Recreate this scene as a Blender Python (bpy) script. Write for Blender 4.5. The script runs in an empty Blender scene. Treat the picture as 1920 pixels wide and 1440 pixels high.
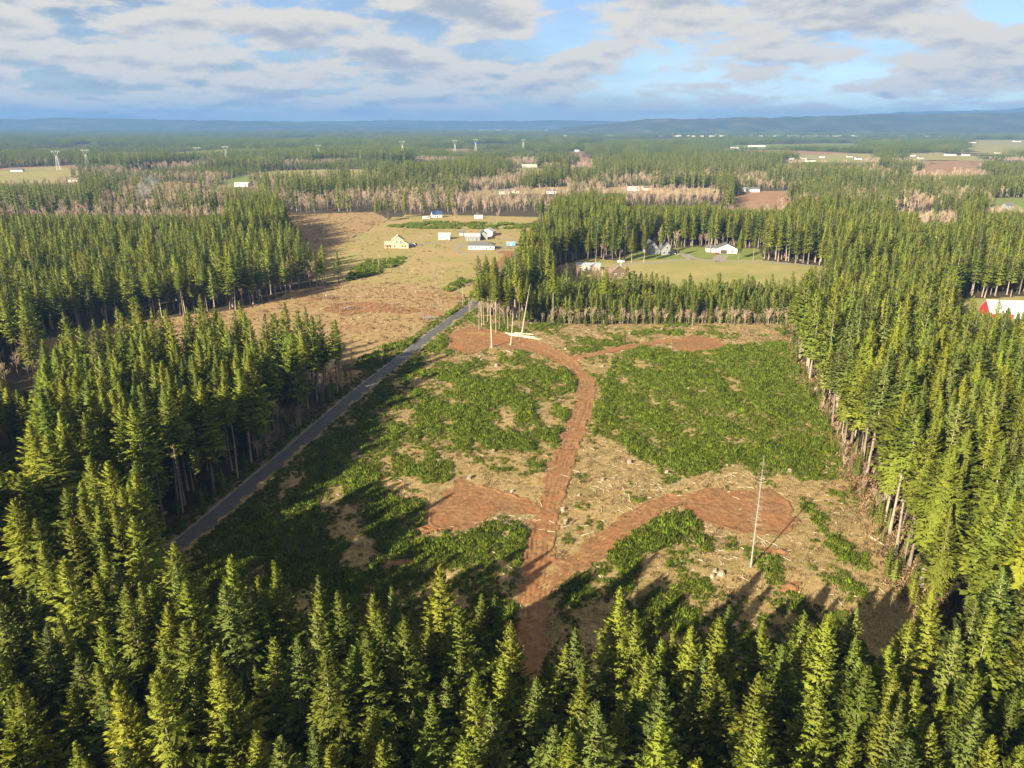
import bpy, bmesh, math, random
import numpy as np
from mathutils import Vector, Matrix

R = math.radians
random.seed(7)
RNG = np.random.default_rng(7)
S = bpy.context.scene
COL = S.collection

# ---------------------------------------------------------------- camera, sky, sun, exposure
CAM_H, FPX = 100.0, 1400.0                 # metres above ground, focal length in 1920-px units
PITCH = math.atan(488 / FPX)
cam = bpy.data.cameras.new('camera')
cam.sensor_width = 36
cam.lens = FPX / 1920 * 36
cam.clip_start, cam.clip_end = 1, 60000
camo = bpy.data.objects.new('camera', cam)
camo.location = (0, 0, CAM_H)
camo.rotation_euler = (math.pi / 2 - PITCH, 0, 0)
COL.objects.link(camo)
S.camera = camo

SUN_EL, SUN_AZ = R(24.5), R(219)             # azimuth from +Y towards +X: behind the camera, to the left
sun_dir = Vector((math.sin(SUN_AZ) * math.cos(SUN_EL), math.cos(SUN_AZ) * math.cos(SUN_EL), math.sin(SUN_EL)))
sl = bpy.data.lights.new('sun', 'SUN')
sl.energy, sl.angle, sl.color = 5.0, R(0.5), (1.0, 0.87, 0.65)
so = bpy.data.objects.new('sun', sl)
so.rotation_euler = (-sun_dir).to_track_quat('-Z', 'Y').to_euler()
so.location = (-60, -60, 300)
COL.objects.link(so)

W = bpy.data.worlds.new('World')
S.world = W
W.use_nodes = True


def build_world():
    nt = W.node_tree
    nt.nodes.clear()
    N, L = nt.nodes.new, nt.links.new

    def math_(op, a, b=None, c=None, clamp=False):
        n = N('ShaderNodeMath'); n.operation = op; n.use_clamp = clamp
        for i, v in enumerate((a, b, c)):
            if v is None: continue
            if isinstance(v, (int, float)): n.inputs[i].default_value = v
            else: L(v, n.inputs[i])
        return n.outputs[0]

    def smooth(v, lo, hi):
        n = N('ShaderNodeMapRange'); n.interpolation_type = 'SMOOTHSTEP'
        L(v, n.inputs[0]); n.inputs[1].default_value = lo; n.inputs[2].default_value = hi
        return n.outputs[0]

    out = N('ShaderNodeOutputWorld')
    sky = N('ShaderNodeTexSky'); sky.sky_type = 'NISHITA'; sky.sun_disc = False
    sky.sun_elevation, sky.sun_rotation = SUN_EL, SUN_AZ
    sky.air_density, sky.dust_density, sky.ozone_density, sky.altitude = 0.7, 0.3, 2.0, 100
    bg = N('ShaderNodeBackground'); bg.inputs[1].default_value = 0.05
    L(sky.outputs[0], bg.inputs[0])
    tc = N('ShaderNodeTexCoord')
    sp = N('ShaderNodeSeparateXYZ'); L(tc.outputs['Generated'], sp.inputs[0])
    z = math_('MAXIMUM', sp.outputs[2], 0.0)

    def field(dz, scale, detail, off):
        den = math_('ADD', z, 0.22 + dz)
        u = math_('DIVIDE', sp.outputs[0], den)
        v = math_('DIVIDE', sp.outputs[1], den)
        cb = N('ShaderNodeCombineXYZ'); L(u, cb.inputs[0]); L(v, cb.inputs[1]); cb.inputs[2].default_value = off
        n = N('ShaderNodeTexNoise'); n.inputs['Scale'].default_value = scale
        n.inputs['Detail'].default_value = detail; n.inputs['Roughness'].default_value = 0.58
        L(cb.outputs[0], n.inputs['Vector'])
        return n.outputs[0]
    big = field(0, 0.8, 2, 3.1)
    here = math_('ADD', math_('MULTIPLY', field(0, 2.6, 9, 0.7), 0.72), math_('MULTIPLY', big, 0.34))
    above = math_('ADD', math_('MULTIPLY', field(0.009, 2.6, 7, 0.7), 0.72), math_('MULTIPLY', big, 0.34))
    mask = smooth(here, 0.465, 0.545)
    veil = math_('ADD', math_('MULTIPLY', smooth(field(0, 0.9, 5, 9.0), 0.35, 0.75), 0.5), 0.3)
    lit = math_('SUBTRACT', 1.0, smooth(math_('SUBTRACT', above, math_('MULTIPLY', here, 0.35)), 0.335, 0.46))
    cc = N('ShaderNodeMix'); cc.data_type = 'RGBA'
    cc.inputs[6].default_value = (0.55, 0.60, 0.70, 1); cc.inputs[7].default_value = (0.98, 0.93, 0.83, 1)
    L(lit, cc.inputs[0])
    cbg = N('ShaderNodeBackground'); cbg.inputs[1].default_value = 0.22
    L(cc.outputs[2], cbg.inputs[0])
    vbg = N('ShaderNodeBackground'); vbg.inputs[0].default_value = (0.62, 0.67, 0.76, 1); vbg.inputs[1].default_value = 0.095
    m0 = N('ShaderNodeMixShader'); L(veil, m0.inputs[0]); L(bg.outputs[0], m0.inputs[1]); L(vbg.outputs[0], m0.inputs[2])
    fade = smooth(sp.outputs[2], 0.0, 0.014)
    mx = N('ShaderNodeMixShader')
    L(math_('MULTIPLY', mask, fade), mx.inputs[0])
    L(m0.outputs[0], mx.inputs[1]); L(cbg.outputs[0], mx.inputs[2])
    L(mx.outputs[0], out.inputs[0])


build_world()
S.view_settings.view_transform = 'Standard'
S.view_settings.look = 'None'
S.view_settings.exposure = 1.95
S.view_settings.gamma = 1.0
S.view_settings.use_curve_mapping = False
S.cycles.max_bounces = 4
S.cycles.diffuse_bounces = 1
S.cycles.glossy_bounces = 1
S.cycles.transmission_bounces = 2
S.cycles.volume_bounces = 0
S.cycles.transparent_max_bounces = 4

# ---------------------------------------------------------------- helpers: image pixels to points on the ground
CP, SP_ = math.cos(PITCH), math.sin(PITCH)


def G(px, py, z=0.0):
    """image pixel to the point at height z on its camera ray"""
    cx, cy = (px - 960) / FPX, (720 - py) / FPX
    dy, dz = CP + cy * SP_, -SP_ + cy * CP
    t = (z - CAM_H) / dz
    return (cx * t, dy * t)


def to_px(x, y, z):
    zc = y * CP - (z - CAM_H) * SP_
    return 960 + FPX * x / zc, 720 - FPX * (y * SP_ + (z - CAM_H) * CP) / zc, zc


def poly(pts):
    return np.array([G(*p) for p in pts])


def inside(P, x, y):
    x = np.asarray(x); y = np.asarray(y)
    r = np.zeros(x.shape, bool)
    n = len(P)
    for i in range(n):
        x1, y1 = P[i]; x2, y2 = P[(i + 1) % n]
        c = ((y1 > y) != (y2 > y))
        with np.errstate(divide='ignore', invalid='ignore'):
            r ^= c & (x < (x2 - x1) * (y - y1) / (y2 - y1 + 1e-12) + x1)
    return r


def dist_line(P, x, y, closed=False):
    d = np.full(np.shape(x), 1e9)
    n = len(P)
    for i in range(n if closed else n - 1):
        a = P[i]; b = P[(i + 1) % n]
        vx, vy = b[0] - a[0], b[1] - a[1]
        t = np.clip(((x - a[0]) * vx + (y - a[1]) * vy) / (vx * vx + vy * vy + 1e-9), 0, 1)
        d = np.minimum(d, np.hypot(x - a[0] - t * vx, y - a[1] - t * vy))
    return d


_perm = np.random.default_rng(3).random((256, 256))


def vnoise(x, y):
    xi = np.floor(x).astype(int); yi = np.floor(y).astype(int)
    fx = x - xi; fy = y - yi
    fx = fx * fx * (3 - 2 * fx); fy = fy * fy * (3 - 2 * fy)
    g = lambda a, b: _perm[a & 255, b & 255]
    return (g(xi, yi) * (1 - fx) + g(xi + 1, yi) * fx) * (1 - fy) + (g(xi, yi + 1) * (1 - fx) + g(xi + 1, yi + 1) * fx) * fy


def fbm(x, y, s, o=4, seed=0):
    x = np.asarray(x, float) / s + seed * 17.3; y = np.asarray(y, float) / s + seed * 9.1
    r = 0; a = 0.5; t = 0
    for _ in range(o):
        r = r + a * vnoise(x, y); t += a
        x, y, a = x * 2.03 + 11.7, y * 2.03 + 5.3, a * 0.5
    return r / t


def sstep(v, a, b):
    t = np.clip((v - a) / (b - a), 0, 1)
    return t * t * (3 - 2 * t)


# ---------------------------------------------------------------- materials
MAT = {}


def material(name, cols, scale=1.0, rough=0.9, detail=5, bump=0.0, coord='Object', rnd=0.0, translucent=0.0, cols2=None, scale2=0.05, spec=0.2, stretch=None):
    """cols: list of (pos, rgb) over a noise; rnd: per-object brightness/hue shift; cols2: a second, larger noise mixed in"""
    m = bpy.data.materials.new(name); m.use_nodes = True
    nt = m.node_tree; N, L = nt.nodes.new, nt.links.new
    b = nt.nodes['Principled BSDF']
    b.inputs['Roughness'].default_value = rough
    b.inputs['Specular IOR Level'].default_value = spec
    tc = N('ShaderNodeTexCoord')
    vec = tc.outputs[coord]
    if stretch:
        mp = N('ShaderNodeMapping'); mp.inputs['Scale'].default_value = stretch; L(vec, mp.inputs[0]); vec = mp.outputs[0]
    nz = N('ShaderNodeTexNoise'); nz.inputs['Scale'].default_value = scale; nz.inputs['Detail'].default_value = detail
    nz.inputs['Roughness'].default_value = 0.65
    L(vec, nz.inputs['Vector'])
    rp = N('ShaderNodeValToRGB')
    while len(rp.color_ramp.elements) < len(cols): rp.color_ramp.elements.new(0.5)
    for e, (p, c) in zip(rp.color_ramp.elements, cols): e.position = p; e.color = (*c, 1)
    L(nz.outputs[0], rp.inputs[0])
    col = rp.outputs[0]
    if cols2:
        n2 = N('ShaderNodeTexNoise'); n2.inputs['Scale'].default_value = scale2; n2.inputs['Detail'].default_value = 6
        n2.inputs['Roughness'].default_value = 0.6
        L(vec, n2.inputs['Vector'])
        r2 = N('ShaderNodeValToRGB'); r2.color_ramp.elements[0].position, r2.color_ramp.elements[1].position = cols2[0], cols2[1]
        L(n2.outputs[0], r2.inputs[0])
        mx = N('ShaderNodeMix'); mx.data_type = 'RGBA'; L(r2.outputs[0], mx.inputs[0]); L(col, mx.inputs[6]); mx.inputs[7].default_value = (*cols2[2], 1)
        col = mx.outputs[2]
    if rnd:
        oi = N('ShaderNodeObjectInfo')
        hs = N('ShaderNodeHueSaturation')
        mr = N('ShaderNodeMapRange'); L(oi.outputs['Random'], mr.inputs[0]); mr.inputs[3].default_value = 1 - rnd; mr.inputs[4].default_value = 1 + rnd
        L(mr.outputs[0], hs.inputs['Value'])
        wn = N('ShaderNodeTexWhiteNoise'); wn.noise_dimensions = '1D'; L(oi.outputs['Random'], wn.inputs['W'])
        mh = N('ShaderNodeMapRange'); L(wn.outputs[0], mh.inputs[0]); mh.inputs[3].default_value = 0.5 - 0.045 * rnd; mh.inputs[4].default_value = 0.5 + 0.045 * rnd
        L(mh.outputs[0], hs.inputs['Hue'])
        L(col, hs.inputs['Color']); col = hs.outputs[0]
    L(col, b.inputs['Base Color'])
    if bump:
        bp = N('ShaderNodeBump'); bp.inputs['Strength'].default_value = bump; bp.inputs['Distance'].default_value = 0.3
        L(nz.outputs[0], bp.inputs['Height']); L(bp.outputs[0], b.inputs['Normal'])
    if translucent:
        tr = N('ShaderNodeBsdfTranslucent'); L(col, tr.inputs[0])
        ms = N('ShaderNodeMixShader'); ms.inputs[0].default_value = translucent
        L(b.outputs[0], ms.inputs[1]); L(tr.outputs[0], ms.inputs[2])
        L(ms.outputs[0], nt.nodes['Material Output'].inputs[0])
    MAT[name] = m
    return m


def flat(name, c, v=0.12, rough=0.7, scale=2.0, spec=0.3):
    a = tuple(max(0, x * (1 - v)) for x in c); d = tuple(min(1, x * (1 + v)) for x in c)
    return material(name, [(0.3, a), (0.7, d)], scale, rough, spec=spec)


material('forest_floor', [(0.3, (0.028, 0.021, 0.012)), (0.55, (0.056, 0.040, 0.022)), (0.75, (0.036, 0.044, 0.014))], 0.12, 0.95, bump=0.4)
material('clearing', [(0.25, (0.095, 0.06, 0.024)), (0.45, (0.225, 0.158, 0.066)), (0.6, (0.275, 0.20, 0.088)), (0.8, (0.15, 0.13, 0.036))], 0.55, 0.95, 8, bump=0.7,
         cols2=(0.5, 0.72, (0.10, 0.094, 0.02)), scale2=0.06)
material('slash_clearing', [(0.25, (0.115, 0.072, 0.032)), (0.5, (0.25, 0.17, 0.078)), (0.75, (0.21, 0.165, 0.07))], 0.4, 0.95, 8, bump=0.7,
         cols2=(0.55, 0.75, (0.19, 0.085, 0.036)), scale2=0.03)
material('dirt', [(0.25, (0.085, 0.044, 0.019)), (0.45, (0.165, 0.085, 0.037)), (0.6, (0.22, 0.12, 0.054)), (0.78, (0.28, 0.18, 0.095))], 0.7, 0.95, 10, bump=1.0,
         cols2=(0.48, 0.70, (0.215, 0.092, 0.035)), scale2=0.09)
material('asphalt', [(0.3, (0.047, 0.048, 0.051)), (0.7, (0.089, 0.089, 0.090))], 0.5, 0.85, 8, spec=0.35)
material('gravel', [(0.3, (0.152, 0.132, 0.108)), (0.7, (0.256, 0.232, 0.200))], 1.5, 0.95, 8, bump=0.5)
material('verge', [(0.3, (0.099, 0.068, 0.031)), (0.6, (0.167, 0.124, 0.056)), (0.8, (0.074, 0.074, 0.022))], 0.7, 0.95, 8, bump=0.6)
material('meadow', [(0.25, (0.20, 0.155, 0.06)), (0.5, (0.225, 0.185, 0.065)), (0.75, (0.165, 0.175, 0.05))], 0.06, 0.95, 9, bump=0.3,
         cols2=(0.46, 0.66, (0.27, 0.19, 0.09)), scale2=0.022)
material('field', [(0.25, (0.17, 0.165, 0.05)), (0.5, (0.225, 0.195, 0.07)), (0.75, (0.27, 0.215, 0.095))], 0.05, 0.95, 9, bump=0.2, cols2=(0.45, 0.7, (0.16, 0.17, 0.045)), scale2=0.018)
material('lawn', [(0.3, (0.105, 0.135, 0.026)), (0.7, (0.15, 0.175, 0.04))], 0.1, 0.95, 6)
material('brown_field', [(0.3, (0.176, 0.096, 0.052)), (0.7, (0.264, 0.168, 0.096))], 0.05, 0.95, 8, bump=0.4)
material('hill_wood', [(0.3, (0.022, 0.035, 0.018)), (0.55, (0.05, 0.06, 0.03)), (0.72, (0.12, 0.11, 0.07)), (0.85, (0.25, 0.22, 0.16))], 0.0035, 0.95, 10, bump=0.5)
material('bark', [(0.3, (0.13, 0.10, 0.075)), (0.7, (0.29, 0.24, 0.19))], 1.2, 0.95, 5, rnd=0.35, stretch=(3, 3, 0.5))
material('pale_wood', [(0.3, (0.34, 0.27, 0.20)), (0.7, (0.54, 0.46, 0.37))], 2.0, 0.9, rnd=0.15, stretch=(3, 3, 0.5))
material('grey_snag', [(0.3, (0.20, 0.175, 0.15)), (0.7, (0.31, 0.275, 0.235))], 2.0, 0.9)
material('stump_top', [(0.3, (0.20, 0.15, 0.10)), (0.7, (0.36, 0.28, 0.20))], 2.0, 0.9, rnd=0.15)
material('twig', [(0.3, (0.25, 0.18, 0.125)), (0.7, (0.38, 0.29, 0.21))], 0.8, 0.95, rnd=0.25)
material('needles_deep', [(0.3, (0.088, 0.118, 0.015)), (0.7, (0.142, 0.172, 0.022))], 0.6, 0.75, rnd=0.28, translucent=0.3)
material('needles_olive', [(0.3, (0.115, 0.14, 0.015)), (0.7, (0.175, 0.197, 0.022))], 0.6, 0.75, rnd=0.28, translucent=0.3)
material('needles_yellow', [(0.3, (0.135, 0.156, 0.013)), (0.7, (0.195, 0.208, 0.02))], 0.6, 0.75, rnd=0.25, translucent=0.3)
material('needles_blue', [(0.3, (0.095, 0.125, 0.024)), (0.7, (0.145, 0.177, 0.036))], 0.6, 0.75, rnd=0.28, translucent=0.3)
material('broom', [(0.3, (0.068, 0.104, 0.007)), (0.7, (0.145, 0.182, 0.013))], 0.8, 0.8, rnd=0.35, translucent=0.2)
material('straw', [(0.3, (0.255, 0.187, 0.085)), (0.7, (0.391, 0.315, 0.162))], 1.0, 0.9, rnd=0.3, translucent=0.15)
material('bracken', [(0.3, (0.19, 0.12, 0.06)), (0.7, (0.30, 0.21, 0.11))], 1.0, 0.9, rnd=0.3)
material('fresh_log', [(0.3, (0.50, 0.30, 0.19)), (0.7, (0.68, 0.48, 0.36))], 1.5, 0.85, rnd=0.1, stretch=(1, 1, 4))
material('lumber', [(0.3, (0.40, 0.275, 0.18)), (0.7, (0.52, 0.38, 0.27))], 1.0, 0.8)
flat('white_paint', (0.62, 0.61, 0.585)); flat('cream_paint', (0.48, 0.42, 0.34)); flat('grey_siding', (0.19, 0.20, 0.20)); flat('tan_siding', (0.42, 0.35, 0.25))
flat('dark_roof', (0.07, 0.075, 0.085)); flat('grey_roof', (0.095, 0.097, 0.10)); flat('metal_roof', (0.24, 0.26, 0.28), rough=0.45, spec=0.5); flat('pale_roof', (0.36, 0.36, 0.36), rough=0.5)
flat('navy_roof', (0.03, 0.06, 0.14)); flat('brown_roof', (0.15, 0.11, 0.085)); flat('red_paint', (0.33, 0.035, 0.03)); flat('blue_paint', (0.10, 0.24, 0.36)); flat('dark_wood', (0.12, 0.08, 0.05))
flat('glass', (0.03, 0.04, 0.05), rough=0.12, spec=0.6); flat('interior_shade', (0.05, 0.035, 0.02)); flat('trim', (0.80, 0.79, 0.76)); flat('concrete', (0.30, 0.27, 0.24))  # darkest brown here is the shade inside unlit rooms, put into colour
flat('steel', (0.50, 0.51, 0.52), rough=0.5); flat('black_paint', (0.025, 0.026, 0.03), rough=0.3, spec=0.5); flat('silver_paint', (0.45, 0.46, 0.48), rough=0.3, spec=0.5); flat('tyre', (0.02, 0.02, 0.02))


# ---------------------------------------------------------------- object helpers
def mesh_from(name, V, F, mats, mi=None, smooth=False):
    me = bpy.data.meshes.new(name)
    me.from_pydata([tuple(v) for v in V] if not isinstance(V, np.ndarray) else V.tolist(), [], F if not isinstance(F, np.ndarray) else F.tolist())
    for m in mats: me.materials.append(MAT[m])
    if mi is not None: me.polygons.foreach_set('material_index', np.asarray(mi, np.int32))
    if smooth: me.polygons.foreach_set('use_smooth', np.ones(len(me.polygons), bool))
    me.update()
    return me


def link(name, data, parent=None, loc=None):
    o = bpy.data.objects.new(name, data)
    COL.objects.link(o)
    if parent is not None: o.parent = parent
    if loc is not None: o.location = loc
    return o


def tag(o, label=None, cat=None, group=None, kind=None):
    if label: o['label'] = label
    if cat: o['category'] = cat
    if group: o['group'] = group
    if kind: o['kind'] = kind
    return o


def empty(name, loc, rz=0.0, label=None, cat=None, group=None):
    o = link(name, None, loc=loc)
    o.empty_display_size = 0.5
    o.rotation_euler.z = rz
    return tag(o, label, cat, group)


class MB:
    def __init__(s): s.V = []; s.F = []

    def box(s, x0, x1, y0, y1, z0, z1):
        b = len(s.V)
        s.V += [(x, y, z) for z in (z0, z1) for y in (y0, y1) for x in (x0, x1)]
        s.F += [tuple(b + i for i in f) for f in ((0, 2, 3, 1), (4, 5, 7, 6), (0, 1, 5, 4), (2, 6, 7, 3), (0, 4, 6, 2), (1, 3, 7, 5))]
        return s

    def prism(s, profile, axis, a, b_):
        """profile: list of (u, z); extruded along axis 'x' or 'y' from a to b_"""
        b = len(s.V); n = len(profile)
        for t in (a, b_):
            s.V += [((t, u, z) if axis == 'x' else (u, t, z)) for u, z in profile]
        s.F += [tuple(range(b, b + n)), tuple(range(b + 2 * n - 1, b + n - 1, -1))]
        s.F += [(b + i, b + (i + 1) % n, b + n + (i + 1) % n, b + n + i) for i in range(n)]
        return s

    def tube(s, p, q, r0, r1, n=6):
        p, q = Vector(p), Vector(q); d = (q - p).normalized()
        a = d.orthogonal().normalized(); c = d.cross(a)
        b = len(s.V)
        for o, r in ((p, r0), (q, r1)):
            s.V += [tuple(o + (a * math.cos(2 * math.pi * k / n) + c * math.sin(2 * math.pi * k / n)) * r) for k in range(n)]
        s.F += [(b + i, b + (i + 1) % n, b + n + (i + 1) % n, b + n + i) for i in range(n)]
        s.F += [tuple(range(b + n - 1, b - 1, -1)), tuple(range(b + n, b + 2 * n))]
        return s

    def build(s, name, mat, parent=None, loc=None):
        me = mesh_from(name, s.V, s.F, [mat])
        bm = bmesh.new(); bm.from_mesh(me); bmesh.ops.recalc_face_normals(bm, faces=bm.faces); bm.to_mesh(me); bm.free()
        return link(name, me, parent, loc)


# ---------------------------------------------------------------- ground plan
ROAD = np.array([(-118, 60), (-97, 125)] + [G(*p) for p in ((330, 1028), (400, 972), (470, 912), (560, 835), (640, 764), (700, 714), (760, 668), (810, 627), (850, 598), (880, 577), (905, 552), (930, 526), (958, 494), (975, 474), (990, 456))] + [(30, 760), (60, 900)])
CLEAR = np.array(list(ROAD[2:12]) + [G(*p) for p in ((905, 588), (1000, 606), (1150, 609), (1300, 606), (1470, 607), (1508, 700), (1556, 790), (1596, 868), (1645, 965), (1690, 1078), (1745, 1150), (1790, 1215))] + [(92, 112), (70, 103), (40, 104), (12, 99), (-20, 105), (-45, 108), (-62, 118), (-75, 132)])
ZB = 30
CUT2 = poly([(60, 622, ZB), (150, 600, ZB), (250, 585, ZB), (400, 574, ZB), (520, 578, ZB), (600, 582, ZB), (690, 598, ZB), (716, 688), (760, 655), (840, 600), (880, 575), (872, 553), (780, 532), (640, 529), (560, 543), (470, 577), (250, 604), (60, 640)])
MEADOW = poly([(588, 528), (600, 490), (640, 455), (690, 433), (760, 429), (1005, 433), (1000, 446), (985, 465), (935, 532), (880, 562), (870, 553), (780, 532), (640, 529)])
YARD = poly([(690, 433), (722, 412), (850, 403), (1012, 408), (1005, 433), (760, 429)])
LOGGED = poly([(525, 404), (700, 398), (722, 412), (690, 433), (640, 455), (600, 490), (588, 528), (560, 500), (548, 450)])
FIELD2 = poly([(1030, 580), (1045, 500), (1100, 484), (1180, 490), (1280, 478), (1425, 478), (1432, 488), (1548, 500), (1556, 575), (1300, 590), (1170, 590)])
LAWN2 = poly([(1165, 488), (1185, 470), (1300, 462), (1420, 466), (1432, 488), (1280, 486)])
YOUNG = poly([(990, 604), (1240, 608), (1480, 606), (1500, 590), (1528, 532, 13), (1400, 532, 13), (1300, 530, 13), (1170, 526, 13), (1040, 527, 13), (985, 565)])
BARNFIELD = poly([(1795, 590), (1800, 560, 0), (1930, 556, 0), (2080, 580), (2080, 625), (1830, 622)])
# class, polygon  (later entries win); classes: open, alder, mix, young, tall, wood
COVER = [
    ('mix', poly([(-60, 430, 15), (100, 440, 15), (300, 452, 15), (520, 440, 15), (545, 395), (430, 362), (200, 352), (-60, 345)])),
    ('alder', poly([(180, 395), (430, 395), (400, 360), (210, 358)])),
    ('tall', poly([(385, 486), (530, 474), (532, 430), (410, 440)])),
    ('alder', poly([(525, 404), (700, 398), (1012, 408), (1050, 388), (1000, 366), (760, 366), (560, 376)])),
    ('open', poly([(870, 368), (1060, 363), (1070, 352), (890, 357)])),
    ('alder', poly([(1170, 388), (1345, 388), (1365, 366), (1150, 362)])),
    ('open', poly([(1120, 362), (1340, 364), (1340, 351), (1130, 351)])),
    ('open', poly([(1355, 396), (1485, 396), (1485, 357), (1385, 357)])),
    ('alder', poly([(1640, 402), (1745, 402), (1745, 376), (1680, 372)])),
    ('open', poly([(1722, 425), (1735, 396), (1790, 396), (1792, 420)])),
    ('open', poly([(1850, 402), (1862, 372), (1980, 370), (1980, 402)])),
    ('mix', poly([(1560, 430), (1920, 470), (2000, 400), (1840, 400), (1700, 415)])),
    ('open', poly([(1705, 330), (1735, 300), (1845, 302), (1840, 328)])),
    ('open', poly([(1805, 290), (1812, 262), (2050, 262), (2050, 292)])),
    ('open', poly([(1470, 306), (1475, 290), (1650, 288), (1640, 306)])),
    ('open', poly([(1690, 302), (1690, 287), (1830, 286), (1835, 302)])),
    ('open', poly([(1360, 281), (1365, 272), (1600, 268), (1620, 278)])),
    ('open', poly([(-80, 354), (-80, 320), (60, 318), (146, 316), (148, 338), (60, 352)])),
    ('open', poly([(405, 358), (430, 332), (478, 326), (470, 350)])),
    ('open', poly([(1066, 320), (1078, 284), (1110, 283), (1114, 320)])),
    ('mix', poly([(1060, 345), (1450, 330), (1440, 292), (1110, 300)])),
    ('open', CUT2), ('open', MEADOW), ('open', YARD), ('open', LOGGED), ('open', FIELD2), ('open', LAWN2), ('open', BARNFIELD),
    ('young', YOUNG),
    ('alder', poly([(-140, 655, 10), (62, 648, 10), (70, 700, 10), (50, 770, 10), (-140, 790, 10)])),
    ('open', poly([(-60, 890), (30, 840), (36, 868), (30, 905), (-60, 930)])),
    ('open', CLEAR),
]
CLS = {'wood': 0, 'open': 1, 'alder': 2, 'mix': 3, 'young': 4, 'tall': 5}


def warp(x, y):
    a = .075 * np.clip(np.asarray(y) - 520, 0, 2600) ** .95
    return x + (fbm(x, y, 90, 3, 81) - .5) * a, y + (fbm(x, y, 110, 3, 82) - .5) * a * 1.6


def cover(x0_, y0_):
    x, y = warp(x0_, y0_)
    c = np.zeros(x.shape, int)
    for k, P in COVER:
        lo, hi = P.min(0), P.max(0)
        w = (x >= lo[0]) & (x <= hi[0]) & (y >= lo[1]) & (y <= hi[1])
        if w.any():
            i = np.where(w)[0]
            c[i[inside(P, x[i], y[i])]] = CLS[k]
    dr = dist_line(ROAD, x0_, y0_)
    c[(dr < 6.5) | (dr < 13) & (y0_ > 440) & (y0_ < 760)] = 1
    return c


_CEDGE = CLEAR


def relief(x, y):
    """gentle humps of the cut-over ground, dying out at its edges"""
    x = np.asarray(x, float); y = np.asarray(y, float)
    d = dist_line(_CEDGE, x, y, True)
    w = sstep(d, 3, 22) * inside(_CEDGE, x, y)
    return w * (1.5 * fbm(x, y, 38, 3, 1) ** 1.5)


def sheet(name, cells, zfun, mat):
    """cells: (ix, iy) integer cells, size s"""
    ix, iy, s, x0, y0 = cells
    key = np.stack([np.concatenate([ix, ix + 1, ix + 1, ix]), np.concatenate([iy, iy, iy + 1, iy + 1])], 1)
    u, inv = np.unique(key, axis=0, return_inverse=True)
    inv = inv.ravel()
    n = len(ix)
    X = x0 + u[:, 0] * s; Y = y0 + u[:, 1] * s
    F = np.stack([inv[:n], inv[n:2 * n], inv[2 * n:3 * n], inv[3 * n:]], 1)
    me = mesh_from(name, np.stack([X, Y, zfun(X, Y)], 1), F, [mat], smooth=True)
    return tag(link(name, me), kind='structure')


def raster(fun, lo, hi, s):
    nx, ny = int((hi[0] - lo[0]) / s) + 1, int((hi[1] - lo[1]) / s) + 1
    ix, iy = np.meshgrid(np.arange(nx), np.arange(ny))
    ix, iy = ix.ravel(), iy.ravel()
    m = fun(lo[0] + (ix + .5) * s, lo[1] + (iy + .5) * s)
    return ix[m], iy[m], s, lo[0], lo[1]


def area_sheet(name, P, mat, z, s, ragged=2.0, holes=()):
    mg = 4 + .05 * P[:, 1].max() * (P[:, 1].max() > 600)
    lo, hi = P.min(0) - mg, P.max(0) + mg

    def f(x, y):
        x, y = warp(x, y)
        n = (fbm(x, y, 9, 3, 5) - .5) * 2 * ragged
        d = dist_line(P, x, y, True) * np.where(inside(P, x, y), 1, -1)
        return d + n > 0
    return sheet(name, raster(f, lo, hi, s), lambda x, y: np.full(x.shape, z), mat)


# the one sheet to the horizon
gs = 24000
gy = [-4000, -500, 0, 100, 300, 600, 1200, 2500, 5000, 10000, 20500]
gx = [-gs, -8000, -2500, -800, -250, 0, 250, 800, 2500, 8000, gs]
V = [(x, y, 0) for y in gy for x in gx]
n = len(gx)
F = [(j * n + i, j * n + i + 1, (j + 1) * n + i + 1, (j + 1) * n + i) for j in range(len(gy) - 1) for i in range(n - 1)]
tag(link('ground', mesh_from('ground', V, F, ['forest_floor'])), kind='structure')

# cut-over clearing with its humps
lo, hi = CLEAR.min(0) - 4, CLEAR.max(0) + 4
sheet('clearing', raster(lambda x, y: dist_line(CLEAR, x, y, True) * np.where(inside(CLEAR, x, y), 1, -1) + (fbm(x, y, 8, 3, 5) - .5) * 5 > 0, lo, hi, 1.4),
      lambda x, y: 0.03 + relief(x, y) + 0.16 * fbm(x, y, 3.2, 2, 8) * inside(CLEAR, x, y), 'clearing')
area_sheet('brown_clearing', CUT2, 'slash_clearing', 0.03, 2.0)
area_sheet('meadow', MEADOW, 'meadow', 0.024, 2.5)
area_sheet('back_yard', YARD, 'meadow', 0.028, 3)
area_sheet('logged_slope', LOGGED, 'slash_clearing', 0.02, 3)
area_sheet('field', FIELD2, 'field', 0.02, 2.5)
area_sheet('lawn', LAWN2, 'lawn', 0.05, 2)
area_sheet('barn_field', BARNFIELD, 'field', 0.02, 3)
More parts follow.
